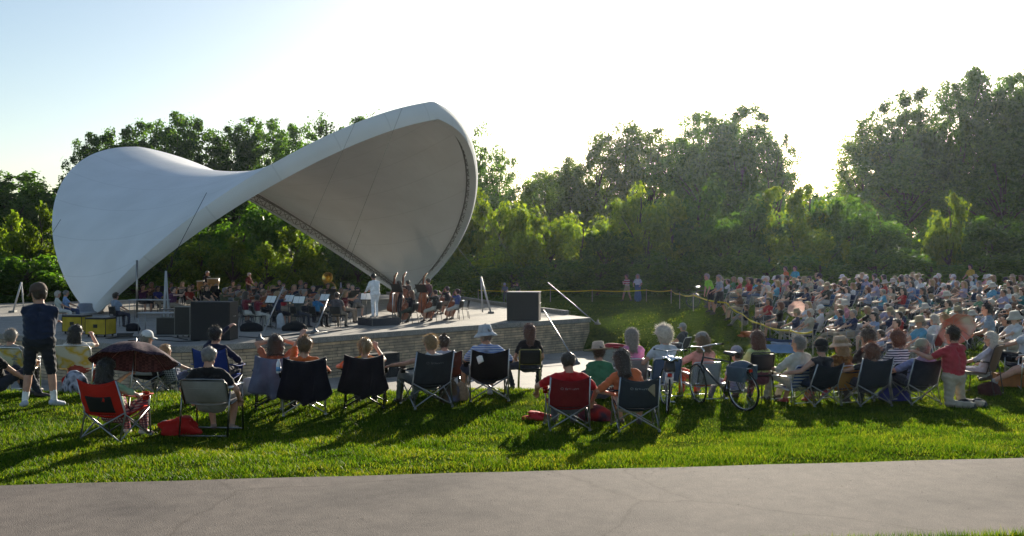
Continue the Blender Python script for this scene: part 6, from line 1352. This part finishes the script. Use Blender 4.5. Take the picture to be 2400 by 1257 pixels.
SH = [('white', (.58, .59, .62)), ('pale blue', (.26, .33, .48)), ('grey', (.19, .19, .21)), ('navy', (.03, .04, .09)), ('black', (.02, .02, .022)), ('cream', (.42, .37, .28)), ('red', (.36, .03, .035)), ('pink', (.52, .22, .28)), ('sky blue', (.10, .32, .48)), ('green', (.10, .22, .12)), ('lavender', (.30, .28, .42)), ('orange', (.48, .16, .05)), ('brown', (.16, .09, .06)), ('teal', (.05, .20, .22))]
WT = [7, 6, 6, 7, 7, 4, 4, 3, 3, 3, 4, 2, 4, 3]
HD = [('grey hair', ('short', 'grey'), None), ('white hair', ('short', 'white'), None), ('blond hair', ('bob', 'blond'), None), ('brown hair', ('short', 'brown'), None), ('dark hair', ('bob', 'dark'), None), ('straw hat', ('short', 'grey'), ('straw', (.36, .28, .17))), ('white cap', ('short', 'grey'), ('cap', (.6, .6, .6))), ('dark cap', ('short', 'brown'), ('cap', (.04, .04, .06))), ('pale sun hat', ('short', 'blond'), ('bucket', (.48, .44, .38))), ('auburn hair', ('curly', 'red'), None)]
HW = [7, 5, 5, 7, 5, 4, 5, 3, 4, 2]
_ch = MB(); w = .27
_ch.sheet(lambda u, v: ((2 * u - 1) * w, -.19 - .16 * v - .05 * (1 - (2 * u - 1) ** 2), .40 + .44 * v), 6, 5, .012); _ch.sheet(lambda u, v: ((2 * u - 1) * w, -.2 + .45 * v, .40 + .04 * v - .05 * (1 - (2 * u - 1) ** 2)), 6, 4, .012)
for s in (-1, 1):
    _ch.tube([(s * w, -.30, 0), (s * w, -.19, .42), (s * w, -.36, .85)], .012, 6, 1); _ch.tube([(s * w, .26, 0), (s * w, .25, .62), (s * w, -.26, .64)], .012, 6, 1); _ch.tube([(s * w, -.3, .02), (s * w, .25, .42)], .010, 5, 1); _ch.tube([(s * w, .26, .02), (s * w, -.2, .42)], .010, 5, 1)
for y in (-.3, .26): _ch.tube([(-w, y, .02), (w, y, .42)], .010, 5, 1); _ch.tube([(w, y + .02, .02), (-w, y + .02, .42)], .010, 5, 1)
CHM = _ch.mesh([fabric(BLACK), metal((.4, .4, .42))])
CCOL = [('dark', (.015, .016, .02)), ('navy', (.02, .03, .08)), ('grey', (.16, .17, .18)), ('green', (.03, .08, .05)), ('red', (.22, .02, .02)), ('white', (.5, .5, .5)), ('blue', (.05, .12, .30))]
def lpx(Y): return np.interp(Y, [23, 27, 31, 35, 38, 41, 44, 48, 53], [2150, 2040, 1935, 1850, 1770, 1700, 1672, 1685, 1705])
crowd = []; row = 0; Yv = 23.5
while Yv < 53:
    x0 = (lpx(Yv) - CX) / FP * Yv; x1 = (2445 - CX) / FP * Yv; x = x0 + gc.random() * .3; k = 0
    while x < x1:
        if gc.random() < (.93 if Yv > 31 else .74) * (1 if math.sin(x * .9 + Yv * .5) + math.sin(Yv * 1.1 - x * .45) > -.7 else .2): crowd.append((row, k, x + gc.uniform(-.1, .1), Yv + gc.uniform(-.3, .3))); k += 1
        x += (.84 if gc.random() < .75 else 1.15) * (1. if Yv > 31 else 1.1)
    Yv += 1.42 if Yv > 31 else 1.7; row += 1
NROW = row
RW = lambda r: f'row {ORD[r]}' if 0 else f'the {ORD[r]} row up'
specs = []
for (r, k, x, y) in crowd:
    sh = gc.choices(SH, WT)[0]; hd = gc.choices(HD, HW)[0]; specs.append((sh, hd))
from collections import Counter
cc = Counter((a[0], b[0]) for a, b in specs)
for (r, k, x, y), (sh, hd) in zip(crowd, specs):
    base = f'{sh[0]} top and {hd[0]}'
    key = (sh[0], hd[0]); where = f'{ORD[k]} from tape, crowd row {r + 1}' if cc[key] > 1 else 'in the hillside crowd'
    z = g1(x, y); rz = 82 + gc.uniform(-20, 26) - (x - 14) * .6; ground = gc.random() < .2; tall = gc.random() < .03
    P = gc.choice(GP_) if ground else gc.choice(CP_)
    lg = gc.choice([(.03, .04, .07), (.05, .05, .055), (.36, .30, .22), (.10, .13, .22), (.45, .44, .42), (.22, .2, .18)])
    who(f'person in {base}, {where}', Vector((x, y, z)), rz, P, .03, top=sh[1], legs=lg, sk=gc.choice((0, 1, 1, 3, 3, 2)), hair=hd[1], hat=hd[2], scale=gc.uniform(.92, 1.05), group='hillside audience', near=False, seed=gc.randrange(3), sunglasses=False)
    if not ground:
        cn, cl = gc.choices(CCOL, [8, 5, 4, 3, 2, 2, 3])[0]
        o = put('camp_chair', CHM, None, (x, y, z), (0, 0, R(rz))); tag(o, f'{cn} chair, {base} sitter, ' + (f'{ORD[k]} from tape, crowd row {r + 1}' if cc[key] > 1 else 'in the hillside crowd'), 'folding chair', 'folding chairs of the hillside audience'); recolor(o, 0, fabric(cl))
def extra(label, px, Y, rz, P, top, legs, hair, hat=None, s=1.0): who(label, atY(px, Y), rz, P, .026, top=top, legs=legs, hair=hair, hat=hat, scale=s)
extra('person in orange tee shirt standing at the top of the crowd', 1843, 53.5, 100, stand(), (.55, .13, .04), (.2, .18, .15), ('crop', 'brown'))
extra('person in bright cyan tee shirt standing at the top of the crowd', 1865, 53.5, 120, stand(), (.06, .34, .48), (.1, .1, .12), ('short', 'brown'))
extra('person in yellow shirt standing at the far top of the crowd', 2276, 53.5, 110, stand(), (.50, .34, .06), (.1, .1, .12), ('short', 'dark'))
extra('person in lime yellow shirt bending at the tape end of the crowd', 1668, 42.5, 110, stand(lean=-22, leg='shorts', hL=V3(-.1, .3, .75), hR=V3(.1, .3, .75)), (.26, .58, .06), (.02, .02, .03), ('short', 'grey'))
extra('person in grey shirt and dark shorts stepping beside the lime shirt', 1688, 41.5, 100, stand(leg='shorts', fL=V3(-.12, -.2, .085), fR=V3(.12, .25, .085)), (.28, .30, .36), (.03, .03, .04), ('short', 'grey'))
lump('towel', 'crumpled orange towel on the grass behind the barrier tape', 'towel', atY(1758, 37), (.9, .5, .22), fabric((.45, .12, .03)), 41, rough=.25)
lump('blanket', 'pale blue blanket spread on the grass below the crowd', 'blanket', atY(1838, 34.5), (.9, .7, .2), fabric((.3, .36, .5)), 42, rough=.2)
# ------------------------------------------------------------------ grow all the bodies, then dress them
uniq = {}
for P, vx, kw in PEOPLE: uniq.setdefault(id(P), (P, vx))
ks = list(uniq); meshes = dict(zip(ks, fuse_all([uniq[k][0] for k in ks], [uniq[k][1] for k in ks])))
for P, vx, kw in PEOPLE:
    kw.setdefault('seed', len(kw['name_label'])); dress(body=meshes[id(P)], head=P.head, **kw)
bpy.data.collections.remove(_tmpc)
